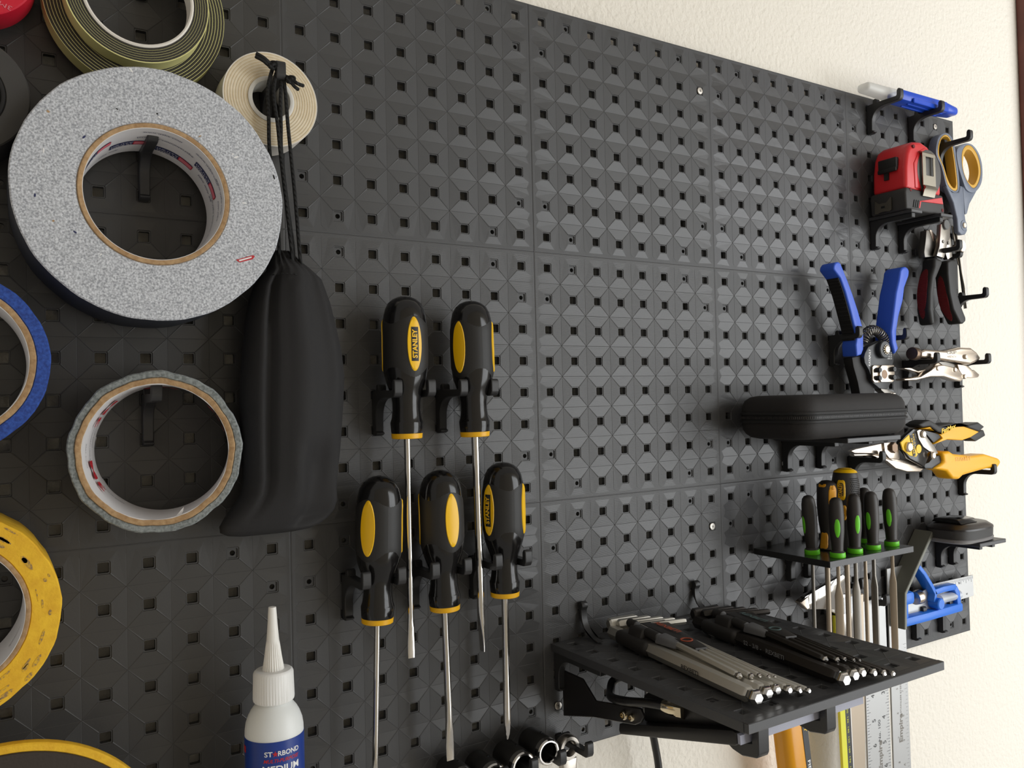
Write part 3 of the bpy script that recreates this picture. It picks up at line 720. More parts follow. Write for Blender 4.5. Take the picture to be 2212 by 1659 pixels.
# ------------------------------------------------------------------ hex key sets
mat('key_steel', (205, 202, 194), 0.5, 1.0, bump=(1500, 0.02)); mat('key_black', (52, 48, 45), 0.4, .6)
mat('holder_black', (40, 37, 35), 0.5, bump=(1200, 0.03)); mat('holder_grey', (98, 98, 100), 0.5); mat('print_orange', (168, 76, 46), 0.6); mat('print_teal', (84, 104, 104), 0.6)
def hexrod(g, a, b, r_, bend=None):
    a, b = Vector(a), Vector(b); pts = [a, b]
    L_ = (b-a).length
    g.lathe(b, a, [(r_*1.5, r_*.74), (r_*1.9, r_), (L_, r_)], 6, a0=PI/6)
    return g
def hextip(a, b, r_, key):
    G().lathe(b, a, [(0, r_*.6), (r_*.4, r_*.92), (r_*.8, r_*.96), (r_*1.1, r_*.76), (r_*1.6, r_*.74)], 6, a0=PI/6).part('ball_end', 'chrome', key)
def hexset(label, back, front, metal, accent, zoff=0.0):
    back, front = Vector(back), Vector(front); ax = (front-back); L_ = ax.length; ax.normalize()
    side = Vector((ax.y, -ax.x, 0)); side = side if side.x > 0 else -side; up = Vector((0, 0, 1))
    t = thing('hex_key_set', label, 'hex key set', (back.x, back.y, ZS+.6), 'folded sets of hex keys on the wide shelf')
    P = lambda s_, l_, h: back + ax*s_ + side*l_ + up*h
    # lower row: long keys, thickest towards the left
    sizes = [(5.4, 0, 0), (4.6, 12.0, -4), (3.8, 20.8, -6), (3.1, 27.8, -3), (2.5, 33.5, 0), (2.0, 38, 3)]
    for r_, l_, dl in sizes:
        ea, eb = P(4, l_*.82, 5.6), P(L_ + dl, l_, 5.6 - (5.4-r_)*.2); hextip(ea, eb, r_, hexrod(G(), ea, eb, r_).part('long_key', metal, t))
    for r_, l_, dl in [(2.6, 6, -24), (2.1, 12.5, -20), (1.7, 18, -19), (1.3, 22, -15), (1.0, 25, -13)]:
        ea, eb = P(30, l_*.8+4, 15.2), P(L_ + dl, l_, 11.2); hextip(ea, eb, r_, hexrod(G(), ea, eb, r_).part('short_key', metal, t))
    # the bent short arms fanned out at the back
    for k, (r_, l_, ln) in enumerate([(5.2, 2, 30), (4.4, 8, 33), (3.7, 15, 35), (3.0, 22, 36), (2.4, 28, 36)]):
        c = P(-1 + k*8.5, 1 + k*4, 10.2 + k*1.3); g = G(); e = c + side*ln*.8 + ax*(2 + k*1.0) + up*.8
        g.lathe(c - side*2, e, [(0, r_*.75), (1.5, r_), ((e-c).length, r_), ((e-c).length+1.6, r_*.85)], 6, a0=PI/6); g.part('bent_arm', metal, t)
    # moulded holder
    def slab(s0, s1, l0, l1, h0, h1, m, name, bev=1.6, lab=None):
        g = G(); g.loft([[P(s, l0, h0), P(s, l1, h0), P(s, l1, h1), P(s, l0, h1)] for s in (s0, s1)]); g.bevel(bev, 3); return g.part(name, m, t, lab)
    h_ = slab(16, 60, -7, 36, -.0, 11.5, 'holder_black', 'holder', 4.5)
    g = G(); g.loft([[P(s, l, h) for l, h in ((-4, 9), (8, 9), (8, 17.5), (-1, 18))] for s in (30, 49)]); g.bevel(2.2, 3); g.part('holder_clip', 'holder_black', t)
    g = G(); g.rod(P(24, 3.2, 17.2), P(35, 3.2, 17.2), 3.4, 20).bevel(.8, 2); g.part('clip_pin', 'holder_black', t)
    g = G(); g.rod(P(48, 3.4, 15.6), P(63, 3.6, 14.8), 3.6, 20).bevel(.8, 2); g.part('clip_pin', 'holder_black', t)
    g = G(); g.loft([[P(62, l, h) for l, h in ((0, 11), (10, 11), (10, 18), (1, 17))], [P(82, l, h) for l, h in ((4, 11), (12, 11), (12, 16.4), (5, 15.6))]]); g.bevel(1.2, 2); g.part('size_block', 'holder_grey', t)
    g = G(); g.loft([[P(s, l, h) for l, h in ((8, 12), (32, 12), (32, 17.2), (8, 17.8))] for s in (30, 100)]); g.bevel(1.0, 2)
    for v in g.bm.verts:
        s_ = (v.co - back).dot(ax)
        if s_ > 70: v.co += side*(-(((v.co-back).dot(side)) - 9)*.55) + up*(-1.6)
    tp = g.part('size_plate', 'holder_black', t)
    q = plane_fn(P(46, 21, 17.9), side*-1, ax); q2 = lambda o_: plane_fn(o_, -ax, -side) if False else plane_fn(o_, ax, side)
    lettering('REXBETI', 6.5, plane_fn(P(52, 19, 18.1), ax, side*1.0 + up*0), accent, tp, width=30, bold=.03)
    for s_, l_ in ((84, 12.2), (88, 12.4), (92, 12.6), (96, 12.8)): G().ball(P(s_, l_ - 3, 15.2), .7, .7, .7, 8).part('size_dot', 'print_black', tp)
    g = G(); g.ringlathe(P(82, 14.5, 16.6), P(82, 14.5, 17.6), [(0, 3.6), (.5, 3.6), (.5, 4.6), (0, 4.6)], 24); g.part('size_mark', accent, tp)
    lettering('REXBETI', 4.4, plane_fn(P(L_-62, -5.9, 6.4), ax, up), 'print_grey' if metal == 'key_black' else 'dull_steel', t, width=19, bold=.02)
    if metal == 'key_black': lettering('S2 - 3/8 -', 4.4, plane_fn(P(L_-86, -6.2, 6.4), ax, up), 'print_grey', t, width=20, bold=.02)
    return t
zk = ZS + .6
b1, f1 = atz(1318, 1362, zk+5.6), atz(1640, 1510, zk+5.6); b2, f2_ = atz(1500, 1340, zk+5.6), atz(1830, 1470, zk+5.6)
HX = (b1, f1, b2, f2_)
hexset('silver hex key set on the wide shelf, nearer the screwdrivers', (b1[0], b1[1], zk), (f1[0], f1[1], zk), 'key_steel', 'print_orange')
hexset('black hex key set on the wide shelf, nearer the needle files', (b2[0], b2[1], zk), (f2_[0], f2_[1], zk), 'key_black', 'print_teal')

# ------------------------------------------------------------------ floodlight under the shelf
mat('lamp_black', (30, 28, 28), 0.4, bump=(1500, 0.02)); mat('lamp_front_lit', (168, 170, 186), 0.5, bump=(2500, 0.1)); mat('cable_black', (24, 23, 24), 0.35); mat('brass_chrome', (216, 204, 178), 0.15, 1.0)
fl_ = thing('floodlight', 'flat black floodlight fixed under the wide shelf, cable gland showing', 'floodlight', (310, 100, ZS-32))
XL = 218
G().xprism([(181, -525.2), (184, -526), (184.6, -532.4), (183, -534), (71, -563.5), (69.6, -561), (70.4, -556)], XL, XL+122).bevel(.7, 2).part('lamp_body', 'lamp_black', fl_)
G().xprism([(184.2, -526.4), (186.4, -527), (186.8, -532.6), (184.6, -532.4)], XL+1, XL+121).part('lamp_lit_edge', 'lamp_front_lit', fl_, 'front edge with window light painted on in pale grey')  # window light on the front edge, put in as a pale grey strip
G().xprism([(170, -529), (88, -551), (88, -532), (100, -524), (160, -521), (170, -523)], XL+8, XL+112).bevel(2, 2).part('driver_box', 'lamp_black', fl_)
G().xprism([(4, -534), (4, -570), (44, -559), (92, -549.5), (98, -546), (101.5, -541), (98, -536), (46, -546), (30, -534)], XL-3.4, XL-.8).bevel(.6, 1).part('mounting_bracket', 'lamp_black', fl_)
for d_, z_, r_ in ((81.5, -545.4, 3.4), (90, -544.5, 2.6)):
    G().lathe((XL-1, d_, z_), (XL-12, d_, z_), [(0, r_), (4.5, r_), (5.4, r_-.6), (5.4, r_*.55), (3.6, r_*.5)], 20).part('bolt', 'brass_chrome', fl_)
A_, B_ = (XL+9, 132, -530), (XL-1, 104, -530.5)
G().lathe(A_, B_, [(2, 6.4), (6, 6.4), (6, 5.8), (7.5, 5.8)], 6).part('gland_nut', 'brass_chrome', fl_)
G().lathe(A_, B_, [(5, 5.2), (12, 5.2), (15, 4.8), (18, 3.9), (18.5, 3.2)], 24).part('cable_gland', 'brass_chrome', fl_)
cab = [(XL+3, 115, -530.4), (XL-1, 104, -531), (XL-4, 84, -535), (XL+2, 60, -540.5), (XL+12, 46, -541.5), (XL+20, 40, -537), (XL+28, 48, -533), (XL+36, 58, -536), (XL+48, 48, -550), (XL+62, 28, -572), (XL+78, 14, -592), (XL+86, 10, -612), (XL+90, 10, -640), (XL+91, 10, -700), (XL+91, 10, -800)]
G().tube(cab, 3.2, 14, 8).part('cable', 'cable_black', fl_)
for x in (232, 296):
    G().xprism([(166, -539), (188, -532.8), (188.2, -519), (193.5, -519), (193.5, -538), (192, -541), (180, -543.4), (172, -542)], x-5, x+5).bevel(.6, 1).part('clip', 'hook_black', fl_)

# ------------------------------------------------------------------ sockets and a wrench along the bottom
mat('socket_black', (44, 43, 42), 0.42, .3)
for i, (px, py, r_, ri_) in enumerate(((1170, 1631, 10.0, 7.0), (1129, 1657, 10.6, 7.4), (1064, 1682, 10.2, 7.0), (992, 1694, 9.6, 6.4))):
    c = at(px, py, 34); x = (187.5, 162.5, 137.5, 112.5)[i]
    c = (x - (7, 4.5, 4, 3)[i], 34, c[2])
    t = thing('socket', ['chrome rimmed black socket nearest the wrench', 'second chrome rimmed black socket from the wrench', 'third chrome rimmed black socket from the wrench', 'fourth socket from the wrench, almost below the frame'][i], 'socket', (c[0], 6, c[2]), 'black sockets with chrome rims on the bottom hooks')
    A, B = (c[0], 0, c[2]), (c[0], 1, c[2])
    G().ringlathe(A, B, [(6, ri_), (29, ri_), (29, r_-.5), (28, r_), (7, r_+.2), (6, r_-.4)], 40).part('socket_body', 'socket_black', t)
    G().ringlathe(A, B, [(29, ri_-.1), (33.2, ri_-.1), (34, ri_+.5), (34, r_-1.4), (33, r_-.4), (29, r_-.2)], 40).part('socket_rim', 'chrome', t, 'polished chrome rim')
    G().rod((c[0]+ri_*.3, 20, c[2]+r_-.3), (c[0]+ri_*.3, 20, c[2]+r_+.25), 1.0, 10).part('detent_hole', 'print_black', t)
    hook(x, -587.5, ['black hook through the chrome rimmed socket nearest the wrench', 'black hook through the second socket from the wrench', 'black hook through the third socket from the wrench', 'black hook through the socket farthest from the wrench'][i], leg=False, L_=42)
wr = thing('ring_wrench', 'silver wrench hanging by its ring on the bottom edge of the board', 'wrench', (209, 18, -700))
c = at(1230, 1614, 26); cx, cz = c[0] + .5, c[2] - 1
G().ringlathe((cx, 0, cz), (cx, 1, cz), [(20, 5.2), (25, 5.2), (26.5, 6.2), (26.5, 8.6), (25, 9.6), (20, 9.6), (18.5, 8.6), (18.5, 6.2)], 40).part('ring', 'brushed', wr)
g = G().prism([(cx-7.5, cz-8), (cx+7.5, cz-8), (cx+6.6, cz-20), (cx+6.2, cz-110), (cx-6.2, cz-110), (cx-6.6, cz-20)], 19.5, 25.5).bevel(1.6, 3); sk = g.part('shank', 'brushed', wr)
lettering('3/8', 6, plane_fn((cx, 25.8, cz-20), (0, 0, -1), (1, 0, 0)), 'dull_steel', sk, bold=.02)
hook(212.5, -587.5, 'black hook through the silver wrench ring, bottom edge', leg=False, L_=42)
# ------------------------------------------------------------------ right hand side: hooks, shelves and tools
mat('red_plastic', (214, 42, 48), 0.35, bump=(2500, 0.02)); mat('dark_rubber', (52, 50, 49), 0.6); mat('grey_plastic', (88, 86, 84), 0.5)
mat('clip_steel', (142, 135, 122), 0.3, 1.0); mat('scissor_grey', (112, 120, 136), 0.42); mat('scissor_yellow', (214, 164, 52), 0.5)
mat('blue_grip', (52, 96, 214), 0.42, sss=0.05); mat('rib_black', (28, 26, 25), 0.6); mat('tool_black', (40, 42, 45), 0.38); mat('case_cloth', (34, 31, 30), 0.75, bump=(2600, 0.15))
mat('zip_black', (50, 47, 46), 0.45); mat('nickel', (214, 200, 184), 0.25, 1.0); mat('knob_bronze', (120, 100, 84), 0.35, .9, bump=(1800, .1))
mat('snip_yellow', (252, 184, 16), 0.4); mat('red_insert', (112, 18, 24), 0.6, wave=(800, .25, 'Z')); mat('grip_grey', (92, 92, 90), 0.5); mat('green_plastic', (108, 212, 38), 0.4)
mat('file_black', (46, 42, 40), 0.48); mat('orange_plastic', (240, 168, 30), 0.4); mat('blue_paint', (40, 118, 226), 0.4); mat('cast_iron', (118, 119, 110), 0.5, .2); mat('rule_steel', (178, 178, 177), 0.42, .8, bump=(2500, .02))
mat('clear_plastic', (226, 226, 222), 0.25, alpha=0.55); mat('knife_blue', (24, 78, 206), 0.3); mat('sensor_black', (32, 28, 28), 0.3); mat('sensor_grey', (120, 118, 118), 0.4); mat('shelf_gloss', (40, 40, 40), 0.2, bump=(300, .05))
mat('handle_amber', (226, 154, 8), 0.25); mat('scale_yellow', (226, 224, 60), 0.5); mat('scale_black', (58, 60, 62), 0.5); mat('tan_steel', (178, 164, 146), 0.4, .6); mat('vial_clear', (220, 226, 232), 0.1, alpha=.6)

def flat(root, name, pix, df, th, m, bev=1.0, seg=2, rnd=0, lab=None):
    if rnd: pix = smooth2(pix, rnd)
    g = G().pxp(pix, df, th)
    if bev: g.bevel(bev, seg, 30)
    return g.part(name, m, root, lab)
def annulus(root, name, outer, inner, df, th, m, n=48, bev=.8, lab=None):
    """plate between two outlines read from the photo"""
    def res(pix):
        P = [at(x, y, df) for x, y in smooth2(pix, 6)]; P = [(p[0], p[2]) for p in P]
        cx, cz = sum(p[0] for p in P)/len(P), sum(p[1] for p in P)/len(P); return P, cx, cz
    Po, _, _ = res(outer); Pi, cx, cz = res(inner)
    def hit(P, a):
        best = None; dx, dz = math.cos(a), math.sin(a)
        for (x0, z0), (x1, z1) in zip(P, P[1:] + P[:1]):
            ex, ez = x1-x0, z1-z0; den = dx*ez - dz*ex
            if abs(den) < 1e-9: continue
            t = ((x0-cx)*ez - (z0-cz)*ex)/den; u = ((x0-cx)*dz - (z0-cz)*dx)/den
            if t > 0 and -1e-6 <= u <= 1+1e-6 and (best is None or t > best): best = t
        return (cx + dx*(best or 1), cz + dz*(best or 1))
    A = [2*PI*i/n for i in range(n)]; O = [hit(Po, a) for a in A]; I = [hit(Pi, a) for a in A]
    g = G(); rings = [[(x, df-th, z) for x, z in I], [(x, df, z) for x, z in I], [(x, df, z) for x, z in O], [(x, df-th, z) for x, z in O]]
    V = [[g.v(p) for p in r_] for r_ in rings]; V.append(V[0])
    for a, b in zip(V, V[1:]):
        for i in range(n): j = (i+1) % n; g.face((a[i], a[j], b[j], b[i]))
    if bev: g.bevel(bev, 2, 30)
    return g.part(name, m, root, lab)
def disc(root, name, c, d0, d1, r_, m, bev=.4, seg=24, lab=None, prof=None):
    g = G().lathe((c[0], d0, c[2]), (c[0], d1, c[2]), prof or [(0, r_), (d1-d0-bev, r_), (d1-d0, r_-bev)], seg); return g.part(name, m, root, lab)

# --- retractable knife on the two top hooks
hook(637.5, -12.5, 'black left hook under the blue and clear knife, top right'); hook(712.5, -12.5, 'black right hook under the blue and clear knife, top right')
ZK = Z(1820, 160, 280/2212)
kn = thing('utility_knife', 'blue handled snap blade knife with clear cap, top right', 'knife', at(1900, 230, 20))
ka, kb, kc, ke = at(*ZK((360, 262))[0], 22), at(*ZK((870, 350))[0], 22), at(*ZK((980, 400))[0], 22), at(*ZK((1700, 560))[0], 24)
ka = (ka[0], 20, ka[2]-0); X = lambda p, dz=0, dd=0: (p[0], p[1]+dd, p[2]+dz)
def bar(root, name, p0, p1, w0, w1, h0, h1, m, bev=2.0, seg=3, lab=None):
    p0, p1 = Vector(p0), Vector(p1); ax = (p1-p0).normalized(); up = Vector((0, 0, 1)); up = (up - ax*up.dot(ax)).normalized(); sd = ax.cross(up)
    g = G(); g.loft([[p + sd*(a*w_/2) + up*(b*h_/2) for a, b in ((-1, -1), (1, -1), (1, 1), (-1, 1))] for p, w_, h_ in ((p0, w0, h0), (p1, w1, h1))]); g.bevel(bev, seg)
    return g.part(name, m, root, lab)
zt = -12.5 + 2.6 + 6.5
Pk = [(598, 22, zt+.4), (662, 22, zt), (664, 22, zt), (742, 22, zt), (772, 23, zt-1)]
bar(kn, 'clear_cap', Pk[0], Pk[1], 15, 16, 9, 11, 'clear_plastic', 3.5, 3)
bar(kn, 'handle', (652, 22, zt), (738, 22, zt), 18, 19, 11.5, 12, 'knife_blue', 2.4, 2)
for q in (-4.5, 0, 4.5): bar(kn, 'rib', (670, 22+q*1.6+3, zt-4.2), (735, 22+q*1.6+3, zt-4.2), 2.2, 2.2, 5, 5, 'knife_blue', .6, 1)
bar(kn, 'end_cap', (734, 22, zt), (760, 23, zt-.5), 19.5, 15, 12.4, 9, 'knife_blue', 3.6, 3)

# --- red tape measure on its bracket shelf
for x, s_ in ((637.5, 'left'), (687.5, 'right')): hook(x, -137.5, f'black {s_} bracket under the red tape measure', L_=48, tip=False, nub=False)
ts = thing('bracket_plate', 'black plate strips under the red tape measure', 'shelf', (660, 0, -136))
G().box(632, 651, 1, 50, -134.9, -131.5).bevel(.5, 1).part('plate_strip', 'plate_black', ts); G().box(681, 703, 1, 52, -134.9, -131.5).bevel(.5, 1).part('plate_strip', 'plate_black', ts)
tm = thing('tape_measure', 'red and black tape measure with belt clip, on the bracket by the scissors', 'tape measure', (665, 25, -131.4))
x0, z0 = 632, -131.4
shell = [(0, 22), (1, 44), (4, 59), (9, 68), (17, 73), (30, 74.5), (42, 71), (52, 63), (59, 51), (63, 34), (63, 20)]
base = [(-2, 0), (0, -.0), (66, 0), (66.5, 6), (64, 21), (-1, 23), (-3, 18)]
pr_ = lambda P, ox=0, oz=0, s_=1.0: [(x0 + ox + x*s_, z0 + oz + z*s_) for x, z in P]
G().prism(pr_(shell), 6, 45).bevel(4.2, 4, 30).part('red_shell', 'red_plastic', tm)
G().prism(pr_(base), 5, 46).bevel(2.4, 3, 30).part('black_base', 'dark_rubber', tm)
sd_ = G().prism([(x0+40 + 21.5*math.cos(a), z0+43 + 24*math.sin(a)) for a in [2*PI*i/40 for i in range(40)]], 38, 46.4).bevel(1, 2, 30).part('side_boss', 'grey_plastic', tm)
G().prism([(x0+24, z0+64), (x0+36, z0+69), (x0+22, z0+40), (x0+26, z0+24), (x0+15, z0+24), (x0+14, z0+50)], 40, 46.0).bevel(1.2, 2, 30).part('red_cheek', 'red_plastic', tm)
# belt clip
g = G().box(x0+23, x0+46, 48.4, 49.3, z0+28, z0+60); cl = None
cl = G().prism([(x0+23, z0+58), (x0+23, z0+27), (x0+46, z0+27), (x0+46, z0+58), (x0+42, z0+58), (x0+42, z0+38), (x0+29, z0+38), (x0+29, z0+58)], 48.6, 49.5).bevel(.25, 1).part('belt_clip', 'clip_steel', tm, 'bare metal belt clip')
G().box(x0+23, x0+46, 48.6, 49.5, z0+57.6, z0+61).part('clip_bridge', 'clip_steel', cl)
G().xprism([(45, z0+63), (47, z0+63.4), (49.2, z0+62), (49.5, z0+60), (48.6, z0+60), (47.6, z0+61.6), (45, z0+62)], x0+23, x0+46).part('clip_bend', 'clip_steel', cl)
G().xprism([(49.5, z0+27.4), (50.8, z0+26), (52, z0+24.4), (50, z0+22), (48, z0+16), (47.4, z0+16.4), (48.6, z0+22.2), (49.6, z0+24.6), (48.6, z0+27)], x0+24, x0+45).part('clip_spring', 'clip_steel', cl)
# lock button and end hook on the left face
g = G().box(x0-2.2, x0+3, 15, 36, z0+44, z0+57).bevel(1, 2); lk = g.part('lock_button', 'rib_black', tm); G().box(x0-3.4, x0, 15, 36, z0+42.4, z0+46.5).bevel(.8, 2).part('button_ridge', 'rib_black', lk)
G().box(x0-1.2, x0+3, 21, 26, z0+35, z0+44).part('button_stem', 'rib_black', lk)
eh = G().loft([[(x, d, z) for d, z in ((12, z0+15), (15, z0+12.4), (17, z0+10.6), (25, z0+10.6), (27, z0+12.4), (30, z0+15.4), (31.4, z0+15), (31, z0+2), (28, z0+1), (24, z0+1.8), (18, z0+1.6), (15, z0+.4), (12, z0+1))] for x in (x0-5.2, x0-4.2)]).part('end_hook', 'clip_steel', tm, 'bare metal end hook')
G().box(x0-5.6, x0-5.1, 19.5, 23.5, z0+5.4, z0+7.6).part('hook_slot', 'print_black', eh)
G().box(x0-4.5, x0+1, 14, 29, z0+9.4, z0+11).part('blade_end', 'clip_steel', tm)
for (px, pz) in ((6, 21), (62, 5), (14, 67)): disc(tm, 'rivet_hole', (x0+px, 0, z0+pz), 44.5, 46.4, 1.9, 'red_insert', .2, 16)
G().prism([(x0+21, z0+10.6), (x0+23, z0+10.2), (x0+63, z0+11.5), (x0+61, z0+18.5)], 45.6, 46.7).bevel(.3, 1).part('red_flash', 'red_plastic', tm)
G().prism([(x0+18.5, z0+3), (x0+20.5, z0+3), (x0+23, z0+10.2), (x0+21, z0+10.6)], 45.6, 46.7).part('red_flash', 'red_plastic', tm)
for q in (0, 3.4, 6.8): G().prism([(x0+9+q, z0+3), (x0+11+q, z0+3), (x0+13.4+q, z0+11), (x0+11.4+q, z0+11)], 45.8, 46.7).part('grip_rib', 'print_black', tm)

# --- scissors with grey and yellow handles
hook(762.5, -37.5, 'black hook through the scissors ring at the right edge', L_=42)
ZC = Z(1820, 270, 320/2212)
sc = thing('scissors', 'scissors with grey handles and yellow ring linings, right edge', 'scissors', at(2085, 490, 14))
o1 = ZC((1400, 430), (1425, 210), (1500, 125), (1585, 130), (1655, 225), (1700, 430), (1735, 700), (1750, 960), (1680, 1010), (1580, 950), (1545, 880), (1480, 620))
m1 = ZC((1425, 430), (1450, 235), (1515, 150), (1575, 155), (1630, 240), (1670, 440), (1705, 700), (1725, 940), (1680, 985), (1610, 940), (1560, 850), (1500, 620))
i1 = ZC((1442, 430), (1466, 245), (1520, 175), (1575, 182), (1618, 260), (1652, 440), (1685, 700), (1700, 900), (1672, 945), (1620, 900), (1570, 800), (1512, 610))
annulus(sc, 'ring', o1, m1, 13, 10, 'scissor_grey', lab='grey outer ring'); annulus(sc, 'ring_lining', m1, i1, 12.4, 10.5, 'scissor_yellow', bev=.6)
o2 = ZC((1705, 400), (1760, 310), (1860, 270), (1960, 310), (2050, 450), (2092, 640), (2082, 850), (2010, 980), (1930, 1010), (1850, 960), (1805, 850), (1735, 620))
m2 = ZC((1785, 430), (1820, 335), (1870, 300), (1940, 325), (2020, 450), (2065, 640), (2055, 790), (2005, 910), (1950, 940), (1890, 880), (1835, 780), (1790, 620))
i2 = ZC((1800, 600), (1808, 480), (1835, 400), (1875, 365), (1935, 400), (2000, 520), (2030, 660), (2020, 780), (1975, 880), (1930, 890), (1870, 830), (1820, 720))
annulus(sc, 'ring', o2, m2, 14, 11, 'scissor_grey'); annulus(sc, 'ring_lining', m2, i2, 13.4, 11.5, 'scissor_yellow', bev=.6)
flat(sc, 'shank', ZC((1550, 900), (1640, 1000), (1740, 1000), (1760, 900), (1805, 920), (1830, 1330), (1868, 1580), (1840, 1635), (1780, 1640), (1730, 1590), (1715, 1400), (1660, 1160), (1590, 1000)), 14, 6, 'scissor_grey', 1.6, 3)
flat(sc, 'shank', ZC((1800, 850), (1860, 960), (1930, 1005), (2010, 980), (1900, 1180), (1862, 1330), (1835, 1335), (1812, 1100)), 12.5, 6, 'scissor_grey', 1.2, 2)
pv = at(*ZC((1810, 1500))[0], 14); disc(sc, 'pivot_screw', pv, 14, 15.8, 3.4, 'nickel', .8); disc(sc, 'pivot_washer', pv, 13.6, 14.5, 6.2, 'scissor_grey', .3)
flat(sc, 'blade', ZC((1700, 1560), (1790, 1640), (1830, 1640), (1860, 2200), (1840, 2500), (1780, 2200)), 9.5, 1.6, 'brushed', .3, 1); flat(sc, 'blade', ZC((1640, 1500), (1740, 1600), (1760, 1660), (1740, 2100), (1700, 1900)), 7.5, 1.6, 'brushed', .3, 1)

# --- pliers with red inserts
hook(737.5, -162.5, 'black hook through the red and black pliers'); ZP = Z(1940, 440, 210/1290)
pl = thing('pliers', 'pliers with black handles and dark red inserts, under the tape measure', 'pliers', at(2040, 690, 20))
flat(pl, 'handle', ZP((495, 712), (605, 745), (590, 810), (512, 1000), (482, 1200), (488, 1450), (502, 1600), (455, 1608), (420, 1400), (425, 1150), (450, 950), (488, 830)), 26, 16, 'grip_black', 4, 4, 0)
flat(pl, 'handle', ZP((660, 770), (700, 745), (785, 745), (790, 1180), (840, 1350), (903, 1510), (905, 1560), (870, 1592), (835, 1590), (740, 1400), (690, 1180), (665, 930)), 26, 16, 'grip_black', 4, 4, 0)
hl = [at(*p, 26) for p in ZP((488, 830), (450, 950), (425, 1150), (420, 1400), (455, 1608))]
# inserts lie on the left flanks of the handles
def flank(root, name, top_, bot_, df, d0, d1, m, off=.3, w_=.5, n=14, curve=None):
    T = [at(*p, df) for p in smooth2(curve, 4, False)]; g = G(); A, B = [], []
    for i, p in enumerate(T):
        s_ = math.sin(PI*i/(len(T)-1))**.6; dm, hw = (d0+d1)/2, (d1-d0)/2*s_ + .2
        A.append([(p[0]-off, dm-hw, p[2]), (p[0]-off-w_, dm, p[2]), (p[0]-off, dm+hw, p[2])])
    g.sheet(A, (.8, 0, 0)); return g.part(name, m, root, 'dark red ribbed insert' if m == 'red_insert' else None)
flank(pl, 'grip_insert', 0, 0, 26, 11.5, 22, 'red_insert', .35, .4, curve=ZP((478, 850), (447, 960), (424, 1150), (420, 1350), (438, 1520)))
flank(pl, 'grip_insert', 0, 0, 26, 11.5, 22, 'red_insert', .35, .4, curve=ZP((664, 940), (690, 1180), (730, 1370), (815, 1550)))
flat(pl, 'jaw_plate', ZP((570, 270), (690, 260), (692, 430), (650, 560), (612, 722), (515, 690), (552, 560)), 21, 5, 'brushed', .6, 2); flat(pl, 'jaw_plate', ZP((640, 560), (695, 430), (705, 500), (722, 705), (660, 742), (630, 650)), 19.5, 5, 'brushed', .6, 2)
for q in ((597, 503), (667, 522)): c = at(*ZP(q)[0], 21); disc(pl, 'rivet', c, 20.5, 21.8, 1.9, 'dull_steel', .3, 16)
flat(pl, 'jaw', ZP((380, 350), (440, 345), (520, 430), (545, 560), (520, 690), (360, 715), (350, 640), (370, 480)), 14, 8, 'dull_steel', 1, 2)
flat(pl, 'cutter_edge', ZP((420, 345), (450, 350), (495, 490), (470, 500)), 14.8, 2, 'nickel', .3, 1); c = at(*ZP((650, 275))[0], 23); disc(pl, 'pivot', c, 19, 23, 5.6, 'grip_grey', .5)

# --- dividers with a ruler at the right edge
hook(787.5, -212.5, 'black hook at the right edge below the dividers'); hook(787.5, -162.5, 'black hook beside the divider knob, right edge', L_=12, leg=False)
dv = thing('beam_divider', 'slim steel divider with round knob and clear scale at the right edge', 'divider', at(2085, 660, 4))
ra, rb = at(*ZP((775, 400))[0], 6), at(*ZP((897, 1390))[0], 6); ra2, rb2 = at(*ZP((800, 400))[0], 8), at(*ZP((905, 1385))[0], 8)
G().rod(ra, rb, 2.0, 14).part('rod', 'dull_steel', dv); G().rod(ra2, rb2, 1.6, 14).part('rod', 'brushed', dv)
flat(dv, 'scale', ZP((840, 400), (895, 410), (935, 1330), (905, 1340)), 5, 1.6, 'clear_plastic', .3, 1)
c = at(*ZP((872, 557))[0], 16); G().lathe((c[0]-.0, 4, c[2]), (c[0], 20, c[2]), [(0, 3), (6, 3), (6, 7.2), (10.4, 7.2), (11, 6.6)], 28).part('knob', 'nickel', dv)
lettering('ASTCOLE', 4, plane_fn(at(*ZP((882, 750))[0], 5.2), (0.12, 0, -1), (1, 0, .12)), 'print_grey', dv, width=34)

# --- wire stripper with blue handles
hook(562.5, -262.5, 'black hook holding the left blue handle of the wire stripper', L_=36); hook(637.5, -262.5, 'black hook holding the right blue handle of the wire stripper', L_=38)
ZW = Z(1720, 540, 280/1366)
ws = thing('wire_stripper', 'wire stripper with two blue handles and coil spring', 'wire stripper', at(1900, 860, 24))
lh = ZW((395, 200), (400, 160), (418, 132), (445, 122), (468, 135), (484, 170), (545, 320), (600, 470), (655, 640), (700, 800), (712, 900), (712, 1050), (690, 1105), (640, 1120), (630, 1000), (640, 940), (628, 860), (575, 640), (520, 440), (470, 300))
flat(ws, 'handle', lh, 32, 17, 'blue_grip', 4.8, 5, 0, 'bright blue handle'); rh = ZW((1095, 260), (1100, 215), (1120, 185), (1150, 172), (1178, 185), (1196, 220), (1190, 275), (1145, 400), (1130, 530), (1085, 700), (1062, 850), (1060, 960), (1082, 1040), (1045, 1100), (1012, 980), (1003, 860), (1030, 650), (1055, 450), (1085, 320))
flat(ws, 'handle', rh, 32, 20, 'blue_grip', 4.8, 5, 0)
gc = [at(*p, 32) for p in smooth2(ZW((462, 290), (515, 440), (570, 640), (625, 860), (638, 950)), 5, False)]
g = G().sheet([[(p[0]-.6, d, p[2]) for d in (16.5, 19, 23.5, 28, 30.0)] for p in gc], (1.4, 0, 0)); gi = g.part('grip_insert', 'rib_black', ws)
for p in gc[1:-1:1]: G().box(p[0]-1.3, p[0]-.2, 17.5, 29, p[2]-.6, p[2]+.6).part('grip_rib', 'rib_black', gi)
